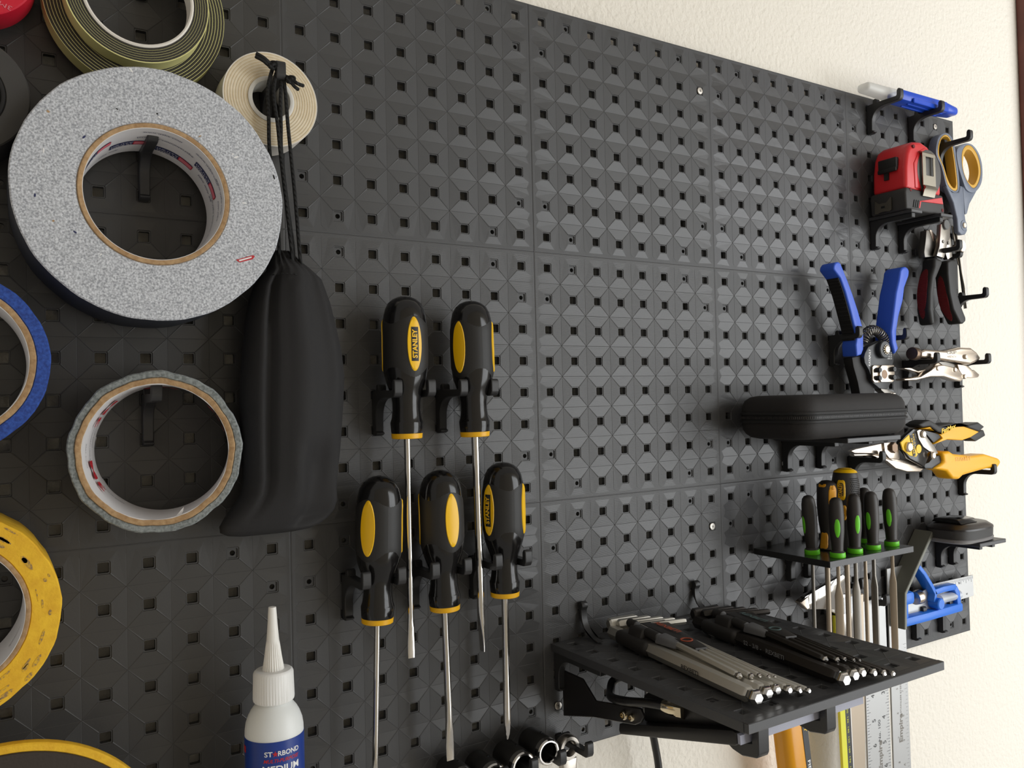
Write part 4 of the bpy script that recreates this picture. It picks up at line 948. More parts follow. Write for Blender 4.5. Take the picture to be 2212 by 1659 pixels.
flat(ws, 'body_plate', ZW((715, 1130), (725, 1090), (760, 1020), (830, 985), (900, 950), (960, 985), (1010, 1035), (1030, 1100), (1028, 1170), (1012, 1230), (1000, 1400), (960, 1470), (880, 1460), (810, 1400), (770, 1270), (725, 1190)), 29, 7, 'tool_black', .8, 2)
flat(ws, 'lower_arm', ZW((590, 1130), (700, 1110), (760, 1230), (815, 1420), (850, 1600), (690, 1600), (650, 1390), (605, 1230)), 25, 11, 'rib_black', 1.4, 2)
flat(ws, 'upper_arm', ZW((960, 1000), (1000, 930), (1050, 960), (1060, 1080), (1025, 1100)), 24, 6, 'rib_black', .8, 2)
c = at(*ZW((895, 1052))[0], 29); disc(ws, 'pivot_disc', c, 27, 34, 9.0, 'tool_black', .8, 36); disc(ws, 'pivot_screw', (c[0]+1, 0, c[2]), 34, 35.8, 4.0, 'brass_chrome', .8, 24)
for k in range(12): a = 2*PI*k/12; disc(ws, 'washer_tooth', (c[0]+1+4.7*math.cos(a), 0, c[2]+4.7*math.sin(a)), 33.8, 34.8, .55, 'nickel', .1, 8)
flat(ws, 'stop_plate', ZW((806, 1232), (822, 1214), (885, 1216), (885, 1398), (830, 1398), (808, 1370)), 31, 2.4, 'nickel', .5, 2)
flat(ws, 'stop_plate', ZW((885, 1240), (905, 1214), (1030, 1212), (1040, 1240), (1038, 1370), (1020, 1392), (900, 1392), (885, 1370)), 32.5, 3, 'nickel', .5, 2)
c = at(*ZW((930, 1310))[0], 32.5); disc(ws, 'wire_hole', c, 32, 32.8, 4.6, 'knob_bronze', .1, 24)
for q in ((872, 1265), (872, 1350), (1022, 1256), (1022, 1342)): c = at(*ZW(q)[0], 34); disc(ws, 'bolt', c, 31, 36, 2.6, 'tool_black', .3, 18); disc(ws, 'bolt_socket', c, 35.8, 36.1, 1.3, 'print_black', .05, 6)
flat(ws, 'jaw', ZW((868, 1400), (930, 1398), (965, 1470), (1050, 1505), (1050, 1570), (940, 1570), (935, 1510), (900, 1480)), 28, 8, 'dull_steel', .6, 2)
for k in range(3): flat(ws, 'jaw_tooth', ZW((940+38*k, 1510), (972+38*k, 1505), (972+38*k, 1575), (940+38*k, 1575)), 29.5, 4, 'nickel', .3, 1)
arc = spline([at(*p, 24) for p in ZW((706, 975), (725, 900), (775, 848), (835, 850), (890, 890), (930, 945), (955, 985))], 40); P = []
for i, p in enumerate(arc):
    t_ = (arc[min(i+1, len(arc)-1)] - arc[max(i-1, 0)]).normalized(); u_ = Vector((0, 1, 0)); v_ = t_.cross(u_); a = 2*PI*i*17/len(arc); P.append(p + u_*math.cos(a)*4.6 + v_*math.sin(a)*4.6)
G().tube(P, .75, 6, 1).part('spring', 'dull_steel', ws)
o_ = at(*ZW((775, 1135))[0], 29.15); lettering('KATAPULT', 4.2, plane_fn(o_, (.08, 0, 1), (-1, 0, .08)), 'print_white', ws, width=17, bold=.02)
o_ = at(*ZW((985, 1115))[0], 29.15)
for k in range(4): lettering('#####', 2.2, plane_fn((o_[0], o_[1], o_[2] + 3.2 - 2.1*k), (1, 0, 0), (0, 0, 1)), 'print_white', ws, width=7.5) if False else lettering('AWG 10', 2.2, plane_fn((o_[0], o_[1], o_[2] + 3.2 - 2.1*k), (1, 0, 0), (0, 0, 1)), 'print_white', ws, width=7.5)

# --- black zip case on a bracket shelf
cs = thing('case_shelf', 'small black bracket shelf under the zip case', 'shelf', (512, 0, -362))
G().box(474, 552, 1, 82, -363.5, -359).bevel(.5, 1).part('shelf_plate', 'plate_black', cs)
for x in (487.5, 537.5): hook(x, -365.5, f'black {"left" if x < 500 else "right"} bracket under the zip case shelf', L_=60, tip=False, nub=False)
za, zb_ = -358.8, -319.5
zc = thing('zip_case', 'black soft zip case lying on its bracket shelf', 'case', (487, 48, za))
def rrect(x0, x1, d0, d1, r_, n=8):
    P = []
    for cx, cy, a0 in ((x1-r_, d1-r_, 0), (x0+r_, d1-r_, PI/2), (x0+r_, d0+r_, PI), (x1-r_, d0+r_, 3*PI/2)):
        P += [(cx + r_*math.cos(a0 + PI/2*i/n), cy + r_*math.sin(a0 + PI/2*i/n)) for i in range(n+1)]
    return P
cx0, cx1, cd0, cd1 = 410, 565, 8, 88
def shellrings(lv): return [[(x, d, z) for x, d in rrect(cx0+i_, cx1-i_, cd0+i_, cd1-i_, 19-i_*.5)] for z, i_ in lv]
zm = (za+zb_)/2
G().loft(shellrings([(zm+1.6, .6), (zm+3, 0), (zb_-9, .6), (zb_-4.5, 2.6), (zb_-1.4, 6.5), (zb_-.2, 12), (zb_, 20)])).part('lid', 'case_cloth', zc, sharp=60)
G().loft(shellrings([(za, 20), (za+.3, 12), (za+1.6, 6.5), (za+5, 2.6), (za+9, .6), (zm-3, 0), (zm-1.6, .6)])).part('lower_half', 'case_cloth', zc, sharp=60)
G().loft(shellrings([(zm-5.0, .6), (zm-4.6, -1.2), (zm-2.6, -1.5), (zm-2.0, -.2), (zm+2.0, -.2), (zm+2.6, -1.5), (zm+4.6, -1.2), (zm+5.0, .6)])).part('zip_tape', 'soft_black', zc)
zp = rrect(cx0-.7, cx1+.7, cd0-.7, cd1+.7, 19.7, 60); L_ = 0; tg = G(); 
per = [Vector((x, d, zm)) for x, d in zp]; acc = 0.0
for a, b in zip(per, per[1:]):
    sl = (b-a).length; t_ = (b-a).normalized(); nrm = Vector((t_.y, -t_.x, 0))
    while acc < sl:
        p = a + t_*acc; acc += 1.7
        tg.loft([[p + t_*(sx*.5) + nrm*o_ + Vector((0, 0, sz*.95)) for sx, sz in ((-1, -1), (1, -1), (1, 1), (-1, 1))] for o_ in (-.6, .35)])
    acc -= sl
tg.part('zip_teeth', 'zip_black', zc, kind='stuff')

# --- locking pliers
hook(687.5, -287.5, 'black left hook under the locking pliers'); hook(787.5, -287.5, 'black right hook under the locking pliers')
ZL = Z(1900, 730, 280/1408)
lp = thing('locking_pliers', 'shiny nickel locking pliers lying on two hooks, right edge', 'pliers', at(2030, 800, 20))
flat(lp, 'upper_jaw_body', ZL((440, 150), (500, 122), (720, 137), (880, 101), (1000, 105), (1060, 150), (1112, 222), (1080, 250), (990, 290), (900, 272), (640, 232), (440, 205)), 33, 13, 'nickel', 3, 3)
flat(lp, 'lower_handle', ZL((270, 443), (330, 435), (450, 418), (560, 350), (620, 302), (700, 292), (850, 330), (930, 420), (890, 472), (800, 450), (700, 418), (560, 420), (400, 460), (280, 465)), 34, 11, 'nickel', 2, 3)
flat(lp, 'release_lever', ZL((250, 330), (350, 322), (420, 357), (560, 330), (640, 262), (690, 292), (560, 368), (430, 386), (330, 347)), 27, 8, 'nickel', 1.2, 2)
flat(lp, 'lower_jaw', ZL((850, 285), (960, 298), (1000, 332), (1012, 350), (1030, 345), (1092, 398), (1075, 430), (1000, 436), (920, 425), (870, 350)), 31, 10, 'nickel', 1.4, 2)
flat(lp, 'linkage', ZL((640, 260), (720, 255), (860, 300), (840, 330), (700, 305)), 28, 5, 'dull_steel', .8, 2)
for q in ((925, 205), (620, 330), (808, 345), (915, 420)): c = at(*ZL(q)[0], 33); disc(lp, 'rivet', c, 32, 35.2, 2.7, 'nickel', .8, 20)
ka_, kb_ = at(*ZL((440, 182))[0], 26), at(*ZL((300, 160))[0], 30)
G().lathe(ka_, kb_, [(0, 3.6), (9, 3.6), (9, 6.2), (10, 6.8), (18, 6.8), (19, 6.2), (19, 2)], 28).part('adjusting_knob', 'knob_bronze', lp, 'brown knurled adjusting knob')
lettering('GRIP', 5, plane_fn((at(*ZL((785, 160))[0], 33.2)), (1, 0, .02), (0, 0, 1)), 'dull_steel', lp, width=18); lettering('WRENCH', 3.6, plane_fn((at(*ZL((785, 205))[0], 33.2)), (1, 0, .02), (0, 0, 1)), 'dull_steel', lp, width=17)

# --- aviation snips
hook(587.5, -387.5, 'black hook under the jaws of the yellow snips', nub=False); hook(787.5, -412.5, 'black hook under the yellow handle of the snips', L_=42)
ZQ = Z(1600, 540, 600/1914)
sn = thing('aviation_snips', 'tin snips with yellow and black handles, right edge', 'snips', at(1990, 1000, 30))
flat(sn, 'upper_blade', ZQ((762, 1385), (800, 1371), (940, 1341), (1000, 1328), (1090, 1345), (1098, 1440), (1050, 1452), (990, 1418), (900, 1402), (790, 1400)), 34, 5, 'nickel', .7, 2)
flat(sn, 'lower_blade', ZQ((778, 1408), (900, 1405), (990, 1420), (1060, 1440), (1180, 1445), (1270, 1500), (1240, 1528), (1150, 1528), (1070, 1505), (1010, 1455), (900, 1418), (790, 1420)), 31, 6, 'nickel', .8, 2)
flat(sn, 'blade_bolt_plate', ZL((50, 1140), (180, 1130), (215, 1230), (200, 1320), (110, 1310), (60, 1240)), 36, 3, 'nickel', .8, 2)
c = at(*ZL((130, 1190))[0], 36); disc(sn, 'hex_bolt', c, 36, 40, 5.6, 'knob_bronze', .6, 6)
flat(sn, 'hub', ZL((225, 1130), (290, 1060), (370, 987), (430, 1000), (490, 1195), (535, 1290), (490, 1402), (330, 1310), (245, 1200)), 38, 5, 'gloss_black', .8, 2)
flat(sn, 'hub_badge', ZL((230, 1135), (322, 1050), (418, 1265), (400, 1292), (330, 1278), (255, 1215)), 38.8, 1.4, 'print_yellow', .3, 1)
c = at(*ZL((308, 1185))[0], 39); disc(sn, 'hub_bolt', c, 38.5, 42, 5.2, 'nickel', 1.4, 24)
o_ = at(*ZL((352, 1165))[0], 39.0); G().prism([(o_[0]-3.4, o_[2]+10), (o_[0]+.8, o_[2]+10.5), (o_[0]+5.6, o_[2]-11), (o_[0]+1.4, o_[2]-11.5)], 38.9, 39.2).part('logo_plate', 'print_black', sn)
lettering('STANLEY', 3.6, plane_fn((o_[0]+1, 39.35, o_[2]-.6), (-.2, 0, 1), (-1, 0, -.2)), 'print_yellow', sn, width=17, bold=.03)
lettering('14-563', 3.0, plane_fn(at(*ZL((378, 1110))[0], 38.2), (-.25, 0, 1), (-1, 0, -.25)), 'print_yellow', sn, width=13)
c = at(*ZL((425, 1205))[0], 38.3); disc(sn, 'arrow_badge', c, 38, 38.6, 4.6, 'print_yellow', .1, 20)
flat(sn, 'link_plate', ZL((408, 1010), (440, 993), (490, 1010), (520, 1080), (600, 1180), (640, 1255), (610, 1262), (540, 1230), (480, 1185), (430, 1100)), 39, 3, 'brushed', .6, 2)
flat(sn, 'handle_arm', ZL((470, 1000), (640, 1040), (670, 1080), (590, 1140), (540, 1080)), 35, 5, 'tool_black', .6, 2)
for q in ((465, 1045), (570, 1275)): c = at(*ZL(q)[0], 39); disc(sn, 'rivet', c, 38.5, 41.5, 4.0, 'nickel', 1.2, 20)
flat(sn, 'handle_arm', ZL((590, 1290), (740, 1258), (730, 1350), (620, 1420), (500, 1422), (480, 1372), (540, 1350)), 36, 8, 'tool_black', 1, 2)
flat(sn, 'upper_handle', ZL((460, 992), (550, 966), (640, 1030), (680, 1042), (862, 950), (900, 955), (1085, 1020), (990, 1080), (900, 1112), (740, 1102), (590, 1158), (690, 1090), (640, 1022), (550, 985)), 36, 16, 'snip_yellow', 2.0, 3)
flat(sn, 'upper_grip', ZL((430, 945), (490, 905), (545, 886), (600, 920), (650, 952), (800, 920), (980, 940), (1080, 915), (1150, 965), (1085, 1020), (900, 952), (862, 946), (680, 1036), (640, 1025), (555, 962), (480, 975)), 37, 18, 'grip_black', 2.0, 3)
flat(sn, 'grip_end', ZL((975, 1078), (1085, 1015), (1132, 995), (1156, 1062), (1050, 1126)), 35, 14, 'grip_black', 1.5, 2)
lettering('FatMax', 6.6, plane_fn(at(*ZL((748, 988))[0], 37.3), (1, 0, .19), (-.19, 0, 1)), 'print_yellow', sn, width=28, shear=.15, bold=.03)
flat(sn, 'lower_handle', ZL((690, 1248), (770, 1230), (815, 1260), (1000, 1280), (1150, 1260), (1305, 1308), (1330, 1352), (1282, 1425), (1200, 1415), (1100, 1440), (960, 1480), (915, 1495), (870, 1540), (800, 1530), (740, 1450), (610, 1420), (715, 1350)), 40, 20, 'snip_yellow', 5, 4)
lettering('STANLEY', 6, plane_fn(at(*ZL((908, 1315))[0], 40.2), (1, 0, -.02), (0.02, 0, 1)), 'handle_amber', sn, width=30, bold=.01)

# --- black stud sensor on its small shelf
hook(737.5, -489.5, 'black left bracket of the small shelf at the right edge', L_=50, tip=False, nub=False); hook(762.5, -489.5, 'black right bracket of the small shelf at the right edge', L_=50, tip=False, nub=False)
ss = thing('small_shelf', 'small black shelf at the right edge under the stud sensor', 'shelf', (750, 0, -487))
G().box(722, 774, 1, 58, -486.8, -482.6).bevel(.5, 1).part('shelf_plate', 'plate_black', ss)
st = thing('stud_sensor', 'black and grey stud sensor lying on the small right edge shelf', 'stud sensor', (735, 32, -482.4))
def oval(x0, x1, d0, d1, z, tap): 
    n = 40; return [(((x0+x1)/2 + (x1-x0)/2*math.copysign(abs(math.cos(a))**.55, math.cos(a))), ((d0+d1)/2 + (d1-d0)/2*math.copysign(abs(math.sin(a))**.6, math.sin(a))*(1 - tap*max(0, math.cos(a)))), z) for a in [2*PI*i/n for i in range(n)]]
sx0, sx1, sd0, sd1 = 694, 772, 6, 58
G().loft([oval(sx0+i_, sx1-i_, sd0+i_, sd1-i_, z, .25) for z, i_ in ((-482.4, 3), (-481, .6), (-478.5, 0), (-477.6, 1.0))]).part('sensor_base', 'sensor_grey', st)
G().loft([oval(sx0+i_, sx1-i_, sd0+i_, sd1-i_, z, .25) for z, i_ in ((-477.6, .8), (-469.6, .4), (-468.6, .2))]).part('sensor_band', 'dark_rubber', st)
G().loft([oval(sx0+i_, sx1-i_, sd0+i_, sd1-i_, z, .25) for z, i_ in ((-468.6, 0), (-466.8, .4), (-463, 6), (-461.8, 12), (-461.6, 20))]).part('sensor_top', 'sensor_black', st)
G().xprism([(14, -462), (18, -457.5), (34, -456.6), (44, -457.6), (48, -462)], 706, 738).bevel(1.2, 2).part('finger_grip', 'gloss_black', st)

# --- needle file shelf
zf = -463.2
fs = thing('file_shelf', 'black shelf plate with holes holding the needle files', 'shelf', (500, 0, zf-5))
G().box(440, 560.5, 1, 85, zf-5.6, zf).bevel(.4, 1).part('shelf_plate', 'shelf_gloss', fs); G().box(440.2, 560.3, 84.8, 85.6, zf-5.4, zf-.2).part('front_edge', 'plate_black', fs)
hook(487.5, -471.5, 'black left bracket under the needle file shelf', L_=70, tip=False, nub=False); hook(512.5, -471.5, 'black right bracket under the needle file shelf', L_=70, tip=False, nub=False)
ZN = Z(1680, 990, 300/1991)
FP = [(0, 1.5), (.8, 3.6), (3, 5.2), (8, 6.1), (18, 6.5), (30, 6.2), (40, 5.2), (46, 4.9), (47.4, 6.0), (48, 6.4)]
SHAPES = ['round', 'flat', 'round', 'flat', 'round', 'flat']
files = [((495, 1340), (430, 530), -60, 'thinnest green and black needle file, nearest the wall screwdrivers', 'round', 2.0), ((860, 1385), (830, 560), 5, 'green and black needle file at the front left corner of its shelf', 'flat', 3.6),
         ((1110, 1325), (1085, 510), 28, 'green and black needle file in the middle of the front row', 'half', 3.8), ((1245, 1180), (1232, 420), 20, 'green and black needle file half hidden at the back of its shelf', 'round', 2.4),
         ((1370, 1270), (1325, 475), -30, 'green and black needle file, second from the right', 'flat', 3.2), ((1635, 1220), (1590, 430), -12, 'green and black needle file at the right end of its shelf', 'half', 3.2)]
for k, (bq, tq, aa, lab_, kind, w_) in enumerate(files):
    B = atz(*ZN(bq)[0], zf+2); B = Vector((B[0], B[1], zf)); pt = at(*ZN(tq)[0], B.y); T = Vector((pt[0], B.y, pt[2]))
    H = (T-B).length; sc_ = H/52.0
    t = thing('needle_file', lab_, 'file', tuple(B), 'green and black needle files in the shelf')
    dn_ = (B-T).normalized(); 
    G().lathe(T, B, [(a*sc_, r_) for a, r_ in FP], 28).part('handle', 'file_black', t)
    G().lathe(T, B, [(H-4.6, 5.9), (H-4.4, 6.5), (H-.6, 6.7), (H-.1, 6.4), (H-.1, 2)], 28).part('collar', 'green_plastic', t, 'bright green collar')
    vx, vd = CAM[0]-B.x, -CAM[1]-B.y; a0 = math.atan2(vx, vd) + math.radians(aa)
    e1 = Vector((math.sin(a0), math.cos(a0), 0)); e2 = Vector((math.cos(a0), -math.sin(a0), 0))
    rings = []
    for q in (.3, .7, 1.0):
        rings.append([T + dn_*(H*.5 + q*H*.17*math.sin(b)) + e1*0 + (e1*math.cos(q*.42*math.cos(b)) + e2*math.sin(q*.42*math.cos(b)))*(interp(FP, (H*.5 + q*H*.17*math.sin(b))/sc_) + (.22 if q < 1 else -.1)) for b in [2*PI*i/28 for i in range(28)]])
    G().loft(rings).part('inlay', 'green_plastic', t)
    E_ = B + Vector((0, 0, -112)); L2 = 112
    g = G()
    if kind == 'round': g.lathe(B, E_, [(0, 1.6), (30, 1.6), (40, w_*.9), (95, w_*.8), (112, .8)], 16)
    else:
        rr = []
        for t_, a_, b_ in ((0, 1.6, 1.6), (24, 1.6, 1.6), (34, w_, 1.5), (95, w_*.95, 1.3), (112, w_*.5, .6)): rr.append([B + Vector((0, 0, -t_)) + e2*(a_*math.cos(q)) + e1*(b_*math.copysign(abs(math.sin(q))**.5, math.sin(q))) for q in [2*PI*i/16 for i in range(16)]])
        g.loft(rr)
    g.part('file_blade', 'tan_steel' if k % 2 else 'dull_steel', t)
# two more screwdrivers stand behind the files
def small_driver(label, bq, tq, prof, R_, kind):
    B = atz(*ZN(bq)[0], zf); B = Vector((B[0], B[1], zf)); pt = at(*ZN(tq)[0], B.y); T = Vector((pt[0], B.y, pt[2])); H = (T-B).length
    t = thing('short_screwdriver', label, 'screwdriver', tuple(B), 'screwdrivers standing among the needle files')
    P = [(a*H, r_*R_) for a, r_ in prof]; dn_ = (B-T).normalized()
    vx, vd = CAM[0]-B.x, -CAM[1]-B.y; av = math.atan2(vx, vd)
    def fp(th, s_, lift): a0 = av + th; return T + dn_*(s_*H) + Vector((math.sin(a0), math.cos(a0), 0))*(interp(P, s_*H) + lift)
    G().lathe(T, B, P, 36).part('handle', 'file_black', t)
    G().rod(B, B + Vector((0, 0, -105)), 2.4, 14).part('shaft', 'tan_steel', t)
    def patch(th0, th1, s0, s1, lift, m, name, rnd=True, par=t):
        n = 22; cth, hth, cs_, hs = (th0+th1)/2, (th1-th0)/2, (s0+s1)/2, (s1-s0)/2; rings = []
        for q in (.4, .8, 1.0): rings.append([fp(cth + hth*q*math.copysign(abs(math.cos(b))**.45, math.cos(b)), cs_ + hs*q*math.copysign(abs(math.sin(b))**(.8 if rnd else .45), math.sin(b)), lift if q < 1 else -.2) for b in [2*PI*i/n for i in range(n)]])
        return G().loft(rings).part(name, m, par)
    return t, fp, patch, P, T, B, H, dn_
t, fp, patch, P, T, B, H, dn_ = small_driver('short orange and black screwdriver with hanging hole, among the files', (705, 1305), (715, 312), [(0, .1), (.01, .55), (.05, .86), (.12, 1), (.35, .98), (.6, .8), (.75, .62), (.82, .6), (.93, .68), (.99, .82), (1, .8)], 9.6, 0)
patch(.05, .95, .05, .4, .5, 'orange_plastic', 'hanging_loop'); patch(.38, .72, .075, .125, .75, 'handle_amber', 'hanging_hole')
patch(-1.2, -.1, .0, .1, .35, 'orange_plastic', 'cap_inlay'); patch(-1.1, .2, .74, .99, .5, 'orange_plastic', 'base_inlay', False)
t, fp, patch, P, T, B, H, dn_ = small_driver('short black screwdriver with yellow cap and logo, behind the files', (985, 1290), (965, 140), [(0, .1), (.005, .5), (.03, .74), (.055, .84), (.08, .88), (.2, 1), (.36, 1.0), (.42, .93), (.5, .86), (.7, .74), (.9, .66), (1, .7)], 12.4, 1)
G().lathe(T, B, [(-.4, 1), (0.1, H*0+5.6), (H*.03, 9.6), (H*.052, 10.7), (H*.054, 9)], 36).part('cap', 'yellow_plastic', t)
pp = patch(-.66, .02, .125, .39, .45, 'yellow_plastic', 'logo_panel', False); patch(-.54, -.10, .155, .36, .6, 'print_black', 'logo_plate', False, pp)
lettering('STANLEY', 4.2, lambda a, b: fp(-.32 - b/11.5, .258 - a/H, .8), 'yellow_plastic', pp, width=12.5, bold=.03)
p2 = patch(-.5, .1, .44, .64, .45, 'orange_plastic', 'size_panel'); lettering('#2-111', 3.0, lambda a, b: fp(-.2 - b/9.5, .54 - a/H, .6), 'print_black', p2, width=10)
g = G()
for i in range(7):
    for j in range(13): c = fp(.42 + i*.13 + (.065 if j % 2 else 0), .12 + j*.0225, .1); g.ball(c, .55, .55, .75, 6)
g.part('grip_texture', 'rib_black', t, kind='stuff')

# --- combination square with blue head, on two short hooks
hook(687.5, -562.5, 'black left short hook under the blue combination square', L_=15, nub=False); hook(737.5, -562.5, 'black right short hook under the blue combination square', L_=15, nub=False)
ZR = Z(1600, 960, 600/2212)
cq = thing('combination_square', 'combination square with blue head and steel rule, bottom right', 'square', at(1990, 1340, 12))
DQ = 22
rl = flat(cq, 'rule', ZR((1290, 1275), (1540, 1110), (1850, 1040), (1857, 1205), (1540, 1300), (1310, 1400)), 12, 1.6, 'rule_steel', .2, 1)
edge = [at(*p, DQ) for p in ZR((1530, 690), (1308, 1185), (1308, 1478))]
def strip(root, name, P, th_, d0, d1, m, bev=.6):
    L0 = [Vector((p[0], 0, p[2])) for p in P]; off = []
    for i, p in enumerate(L0):
        t_ = (L0[min(i+1, len(L0)-1)] - L0[max(i-1, 0)]).normalized(); off.append(p + Vector((t_.z, 0, -t_.x))*(-th_ if t_.z < 0 else th_)*1)
    g = G(); pts = [(p.x, p.z) for p in L0] + [(p.x, p.z) for p in off[::-1]]
    g.prism(pts, d0, d1).bevel(bev, 1); return g.part(name, m, root)
strip(cq, 'face_bar', edge, 4.0, 0.8, DQ, 'cast_iron')
hp = lambda *p: ZR(*p)
def stroke(root, name, pix, w_, df, th_, m, bev=1.2):
    P = [Vector((q[0], 0, q[2])) for q in (at(x, y, df) for x, y in pix)]; A, B_ = [], []
    for i, p in enumerate(P):
        t_ = (P[min(i+1, len(P)-1)] - P[max(i-1, 0)]).normalized(); n_ = Vector((-t_.z, 0, t_.x)); A.append(p + n_*w_/2); B_.append(p - n_*w_/2)
    return G().prism([(p.x, p.z) for p in A] + [(p.x, p.z) for p in B_[::-1]], df-th_, df).bevel(bev, 2, 30).part(name, m, root)
hd = stroke(cq, 'head_brace', hp((1425, 975), (1470, 1030), (1530, 1130), (1560, 1190), (1550, 1260)), 5.0, DQ-2, 13, 'blue_paint')
stroke(cq, 'head_base', hp((1310, 1425), (1500, 1375), (1775, 1295)), 9.5, DQ-1, 16, 'blue_paint', 2.2)
stroke(cq, 'head_post', hp((1322, 1175), (1322, 1290), (1325, 1420)), 7, DQ-2, 14, 'blue_paint')
stroke(cq, 'head_arm', hp((1310, 1240), (1395, 1220)), 14, DQ, 16, 'blue_paint', 4)
stroke(cq, 'head_top', hp((1550, 1180), (1620, 1155), (1720, 1135)), 6.5, DQ-2, 13, 'blue_paint')
stroke(cq, 'vial_socket', hp((1715, 1140), (1738, 1190), (1748, 1290)), 7.5, DQ-2, 14, 'blue_paint', 1.8)
c0 = at(*hp((1545, 1262))[0], DQ-6); c1 = at(*hp((1505, 1275))[0], DQ+4); disc(cq, 'thumb_nut_boss', c0, 6, DQ+2, 6.2, 'blue_paint', 1, 28)
va, vb = at(*hp((1580, 1235))[0], DQ-7), at(*hp((1735, 1195))[0], DQ-7); G().rod(va, vb, 5, 18).part('level_vial', 'vial_clear', cq, 'clear level vial')
c = at(*hp((1410, 1205))[0], DQ); ka_, kb_ = at(*hp((1385, 1225))[0], DQ-6), at(*hp((1440, 1205))[0], DQ-6)
G().lathe(ka_, kb_, [(0, 7), (5, 7.6), (9, 7.6), (11, 6.6)], 28).part('knurled_nut', 'nickel', cq, 'knurled silver nut')
for k in range(30):
    f_ = k/29; (ax_, ay_), = hp((1545 + 300*f_, 1112 - 68*f_)); p = at(ax_, ay_, 12); ln = 6.5 if k % 4 == 0 else (4.6 if k % 2 == 0 else 3.0)
    G().box(p[0]-.16, p[0]+.16, 12.0, 12.12, p[2]-ln-.4, p[2]-.6).part('tick', 'print_black', rl)
for s_, q in (('8', (1740, 1105)), ('9', (1800, 1190))): lettering(s_, 5, plane_fn(at(*hp(q)[0], 12.1), (0, 0, -1), (1, 0, 0)), 'print_black', rl)

# --- caliper, steel rules and a hammer hanging behind the file shelf, their lower ends showing below the wide shelf
ZM = Z(1640, 1440, 360/2212); ZT = Z(1700, 1180, 420/2212)
def vstrip(root, name, l0, r0, l1, r1, df, th_, m, bev=.3):       # a long vertical strip given by its edges at two heights
    e = lambda a, b, yy: (a[0] + (b[0]-a[0])*(yy-a[1])/(b[1]-a[1]), yy)
    L2, R2 = e(l0, l1, 1900), e(r0, r1, 1900)
    return flat(root, name, [l0, r0, R2, L2], df, th_, m, bev, 1)
hook(612.5, -537.5, 'black hook carrying the long steel rules, behind the files', L_=22)
r2_ = thing('steel_rule', 'rightmost long steel rule with printed numbers, below the blue square', 'rule', at(1940, 1230, 3))
rr = vstrip(r2_, 'blade', (1916, 1229), (1952, 1221), (1929, 1600), (1966, 1590), 6, 1.8, 'rule_steel')
for k in range(64):
    y_ = 1390 + k*8; p = at(1957 + (y_-1390)*.032, y_, 6.1); ln = 5 if k % 4 == 0 else 3; G().box(p[0]-ln, p[0]-.2, 6, 6.1, p[2]-.14, p[2]+.14).part('tick', 'print_grey', rr)
lettering('Empire', 8.5, plane_fn(at(*ZM((1885, 815))[0], 6.1), (0.03, 0, 1), (-1, 0, .03)), 'dull_steel', rr, width=30, bold=.03)
lettering('STAINLESS STEEL', 3.4, plane_fn(at(*ZM((1880, 420))[0], 6.1), (0.03, 0, 1), (-1, 0, .03)), 'dull_steel', rr, width=31)
for s_, q in (('5', (1832, 295)), ('6', (1842, 620)), ('7', (1858, 940)), ('8', (1866, 1270)), ('7', (1905, 325)), ('8', (1916, 650)), ('9', (1928, 975)), ('A', (1935, 1300))): lettering(s_, 4.5, plane_fn(at(*ZM(q)[0], 6.1), (0, 0, 1), (-1, 0, 0)), 'dull_steel', rr)
r1_ = thing('steel_rule', 'wide steel rule left of the rightmost one, large numbers', 'rule', at(1890, 1310, 8))
r1b = vstrip(r1_, 'blade', (1863, 1300), (1912, 1290), (1872, 1560), (1922, 1550), 11, 1.8, 'rule_steel')
for k in range(44):
    y_ = 1490 + k*6.5; p = at(1919.5 + (y_-1490)*.035, y_, 11.1); ln = 6 if k % 4 == 0 else 3.4; G().box(p[0]-ln, p[0]-.3, 11, 11.1, p[2]-.16, p[2]+.16).part('tick', 'print_black', r1b)
    p = at(1871 + (y_-1490)*.035, y_, 11.1); G().box(p[0]+.3, p[0]+ln, 11, 11.1, p[2]-.16, p[2]+.16).part('tick', 'print_black', r1b)
for s_, q in (('3', (1648, 345)), ('4', (1658, 668)), ('5', (1668, 1000)), ('6', (1688, 1310)), ('4', (1510, 395)), ('5', (1528, 720)), ('6', (1540, 1050))): lettering(s_, 8, plane_fn(at(*ZM(q)[0], 11.1), (0, 0, 1), (-1, 0, 0)), 'print_black', r1b)
lettering('No. 100', 5.5, plane_fn(at(*ZM((1600, 850))[0], 11.1), (0, 0, 1), (-1, 0, 0)), 'print_black', r1b, width=22); lettering('Empire', 8.5, plane_fn(at(*ZM((1615, 1180))[0], 11.1), (0, 0, 1), (-1, 0, 0)), 'dull_steel', r1b, width=30, bold=.03)
ca_ = thing('caliper', 'caliper with polished jaw and black and yellow scale, behind the needle files', 'caliper', at(1800, 1290, 12))
cb = vstrip(ca_, 'beam', (1826, 1290), (1866, 1282), (1838, 1560), (1869, 1553), 16, 5, 'tan_steel', .8)
vstrip(ca_, 'scale_strip', (1814, 1330), (1826, 1328), (1826, 1560), (1838, 1555), 17, 3, 'scale_black', .2); vstrip(ca_, 'scale_edge', (1803, 1330), (1814, 1328), (1816, 1560), (1827, 1556), 17.2, 3, 'scale_yellow', .2)
vstrip(ca_, 'scale_line', (1826, 1320), (1827.5, 1320), (1838, 1555), (1839.5, 1555), 17.4, 3, 'print_white', 0)
for k, s_ in enumerate(('120', '130', '140', '150', '160', '170', '180')): lettering(s_, 3.2, plane_fn(at(*ZM((1168 + 7.5*k, 570 + 132*k))[0], 17.2), (0, 0, -1), (1, 0, 0)), 'scale_yellow', ca_, width=6)
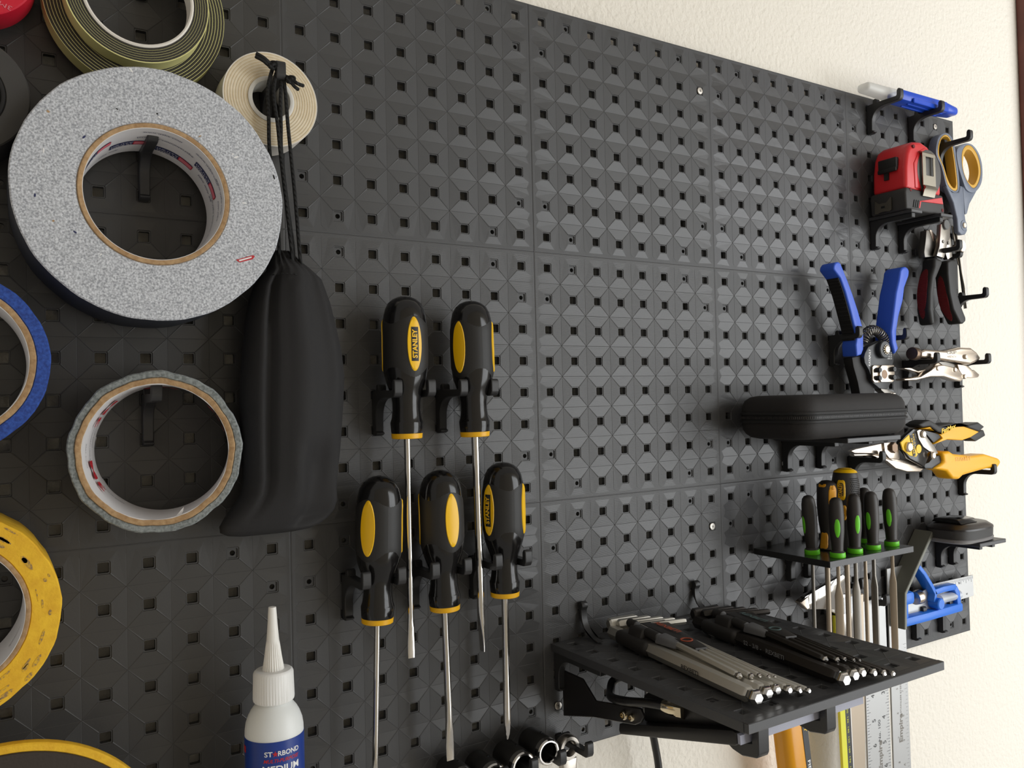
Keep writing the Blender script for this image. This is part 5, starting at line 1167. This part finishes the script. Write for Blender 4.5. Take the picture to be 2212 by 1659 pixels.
flat(ca_, 'jaw', ZT((160, 640), (215, 570), (640, 322), (735, 370), (690, 500), (640, 560), (560, 720), (240, 722)), 28, 6, 'chrome', 1.2, 2)
flat(ca_, 'jaw_point', ZT((155, 640), (240, 570), (262, 700), (235, 724)), 28.6, 7, 'nickel', .6, 1); flat(ca_, 'slider', ZT((470, 560), (780, 540), (790, 1040), (640, 1040), (640, 800), (480, 740)), 24, 6, 'chrome', .8, 2)
flat(ca_, 'slider_window', ZT((650, 585), (750, 565), (765, 760), (655, 775)), 24.8, 1.4, 'vial_clear', .3, 1)
hm = thing('hammer', 'hammer with amber handle, its lower end showing under the wide shelf', 'hammer', at(1715, 1500, 20))
e = lambda a, b, yy: (a[0] + (b[0]-a[0])*(yy-a[1])/(b[1]-a[1]), yy)
hl0, hl1, hr0, hr1 = ZM((295, 830))[0], ZM((365, 1346))[0], ZM((640, 725))[0], ZM((705, 1346))[0]
T_ = [at(*q, 26) for q in (e(hl0, hl1, 1480), e(hr0, hr1, 1480))]; B_ = [at(*q, 26) for q in (e(hl0, hl1, 1860), e(hr0, hr1, 1860))]
A0 = Vector(((T_[0][0]+T_[1][0])/2, 20, (T_[0][2]+T_[1][2])/2)); A1 = Vector(((B_[0][0]+B_[1][0])/2, 20, (B_[0][2]+B_[1][2])/2)); hw = abs(T_[1][0]-T_[0][0])/2*.86
axh = (A1-A0).normalized(); sdv = Vector((1, 0, 0)); sdv = (sdv - axh*sdv.dot(axh)).normalized(); fdv = Vector((0, 1, 0))
top_h = A0 - axh*12
def hring(c, a, b): return [c + sdv*(a*math.copysign(abs(math.cos(q))**.7, math.cos(q))) + fdv*(b*math.copysign(abs(math.sin(q))**.7, math.sin(q))) for q in [2*PI*i/28 for i in range(28)]]
G().loft([hring(top_h, hw*.9, 9), hring(A0, hw, 11), hring(A1, hw*1.05, 12)]).part('handle', 'handle_amber', hm, 'amber fibreglass handle')
fb = G(); fo = lambda s_, u_: A0 + axh*s_ + sdv*(hw*.42 + u_) + fdv*(11.2)
g = G().sheet([[fo(s_, u_) for u_ in (-3.6, 3.6)] for s_ in range(0, 150, 10)], (0, .5, 0)); hs = g.part('name_strip', 'scale_black', hm)
lettering('STANLEY', 5, lambda a, b: fo(34 + a, b*1.0)[:] if False else fo(30 + a, b) + fdv*.7, 'print_yellow', hs, width=30, bold=.02); lettering('FIBERGLASS', 5, lambda a, b: fo(92 + a, b) + fdv*.7, 'print_white', hs, width=40, bold=.02)
G().lathe((top_h.x-28, 20, top_h.z), (top_h.x+40, 20, top_h.z+4), [(0, 10), (2, 11), (12, 11), (16, 8), (24, 9), (40, 9), (52, 5), (66, 2)], 24).part('head', 'dull_steel', hm)
hook(462.5, -562.5, 'black left hook carrying the hammer, hidden behind the files', L_=30, leg=False); hook(487.5, -562.5, 'black right hook carrying the hammer, hidden behind the files', L_=30, leg=False)
hook(562.5, -512.5, 'black hook carrying the caliper, behind the needle files', L_=30, leg=False)
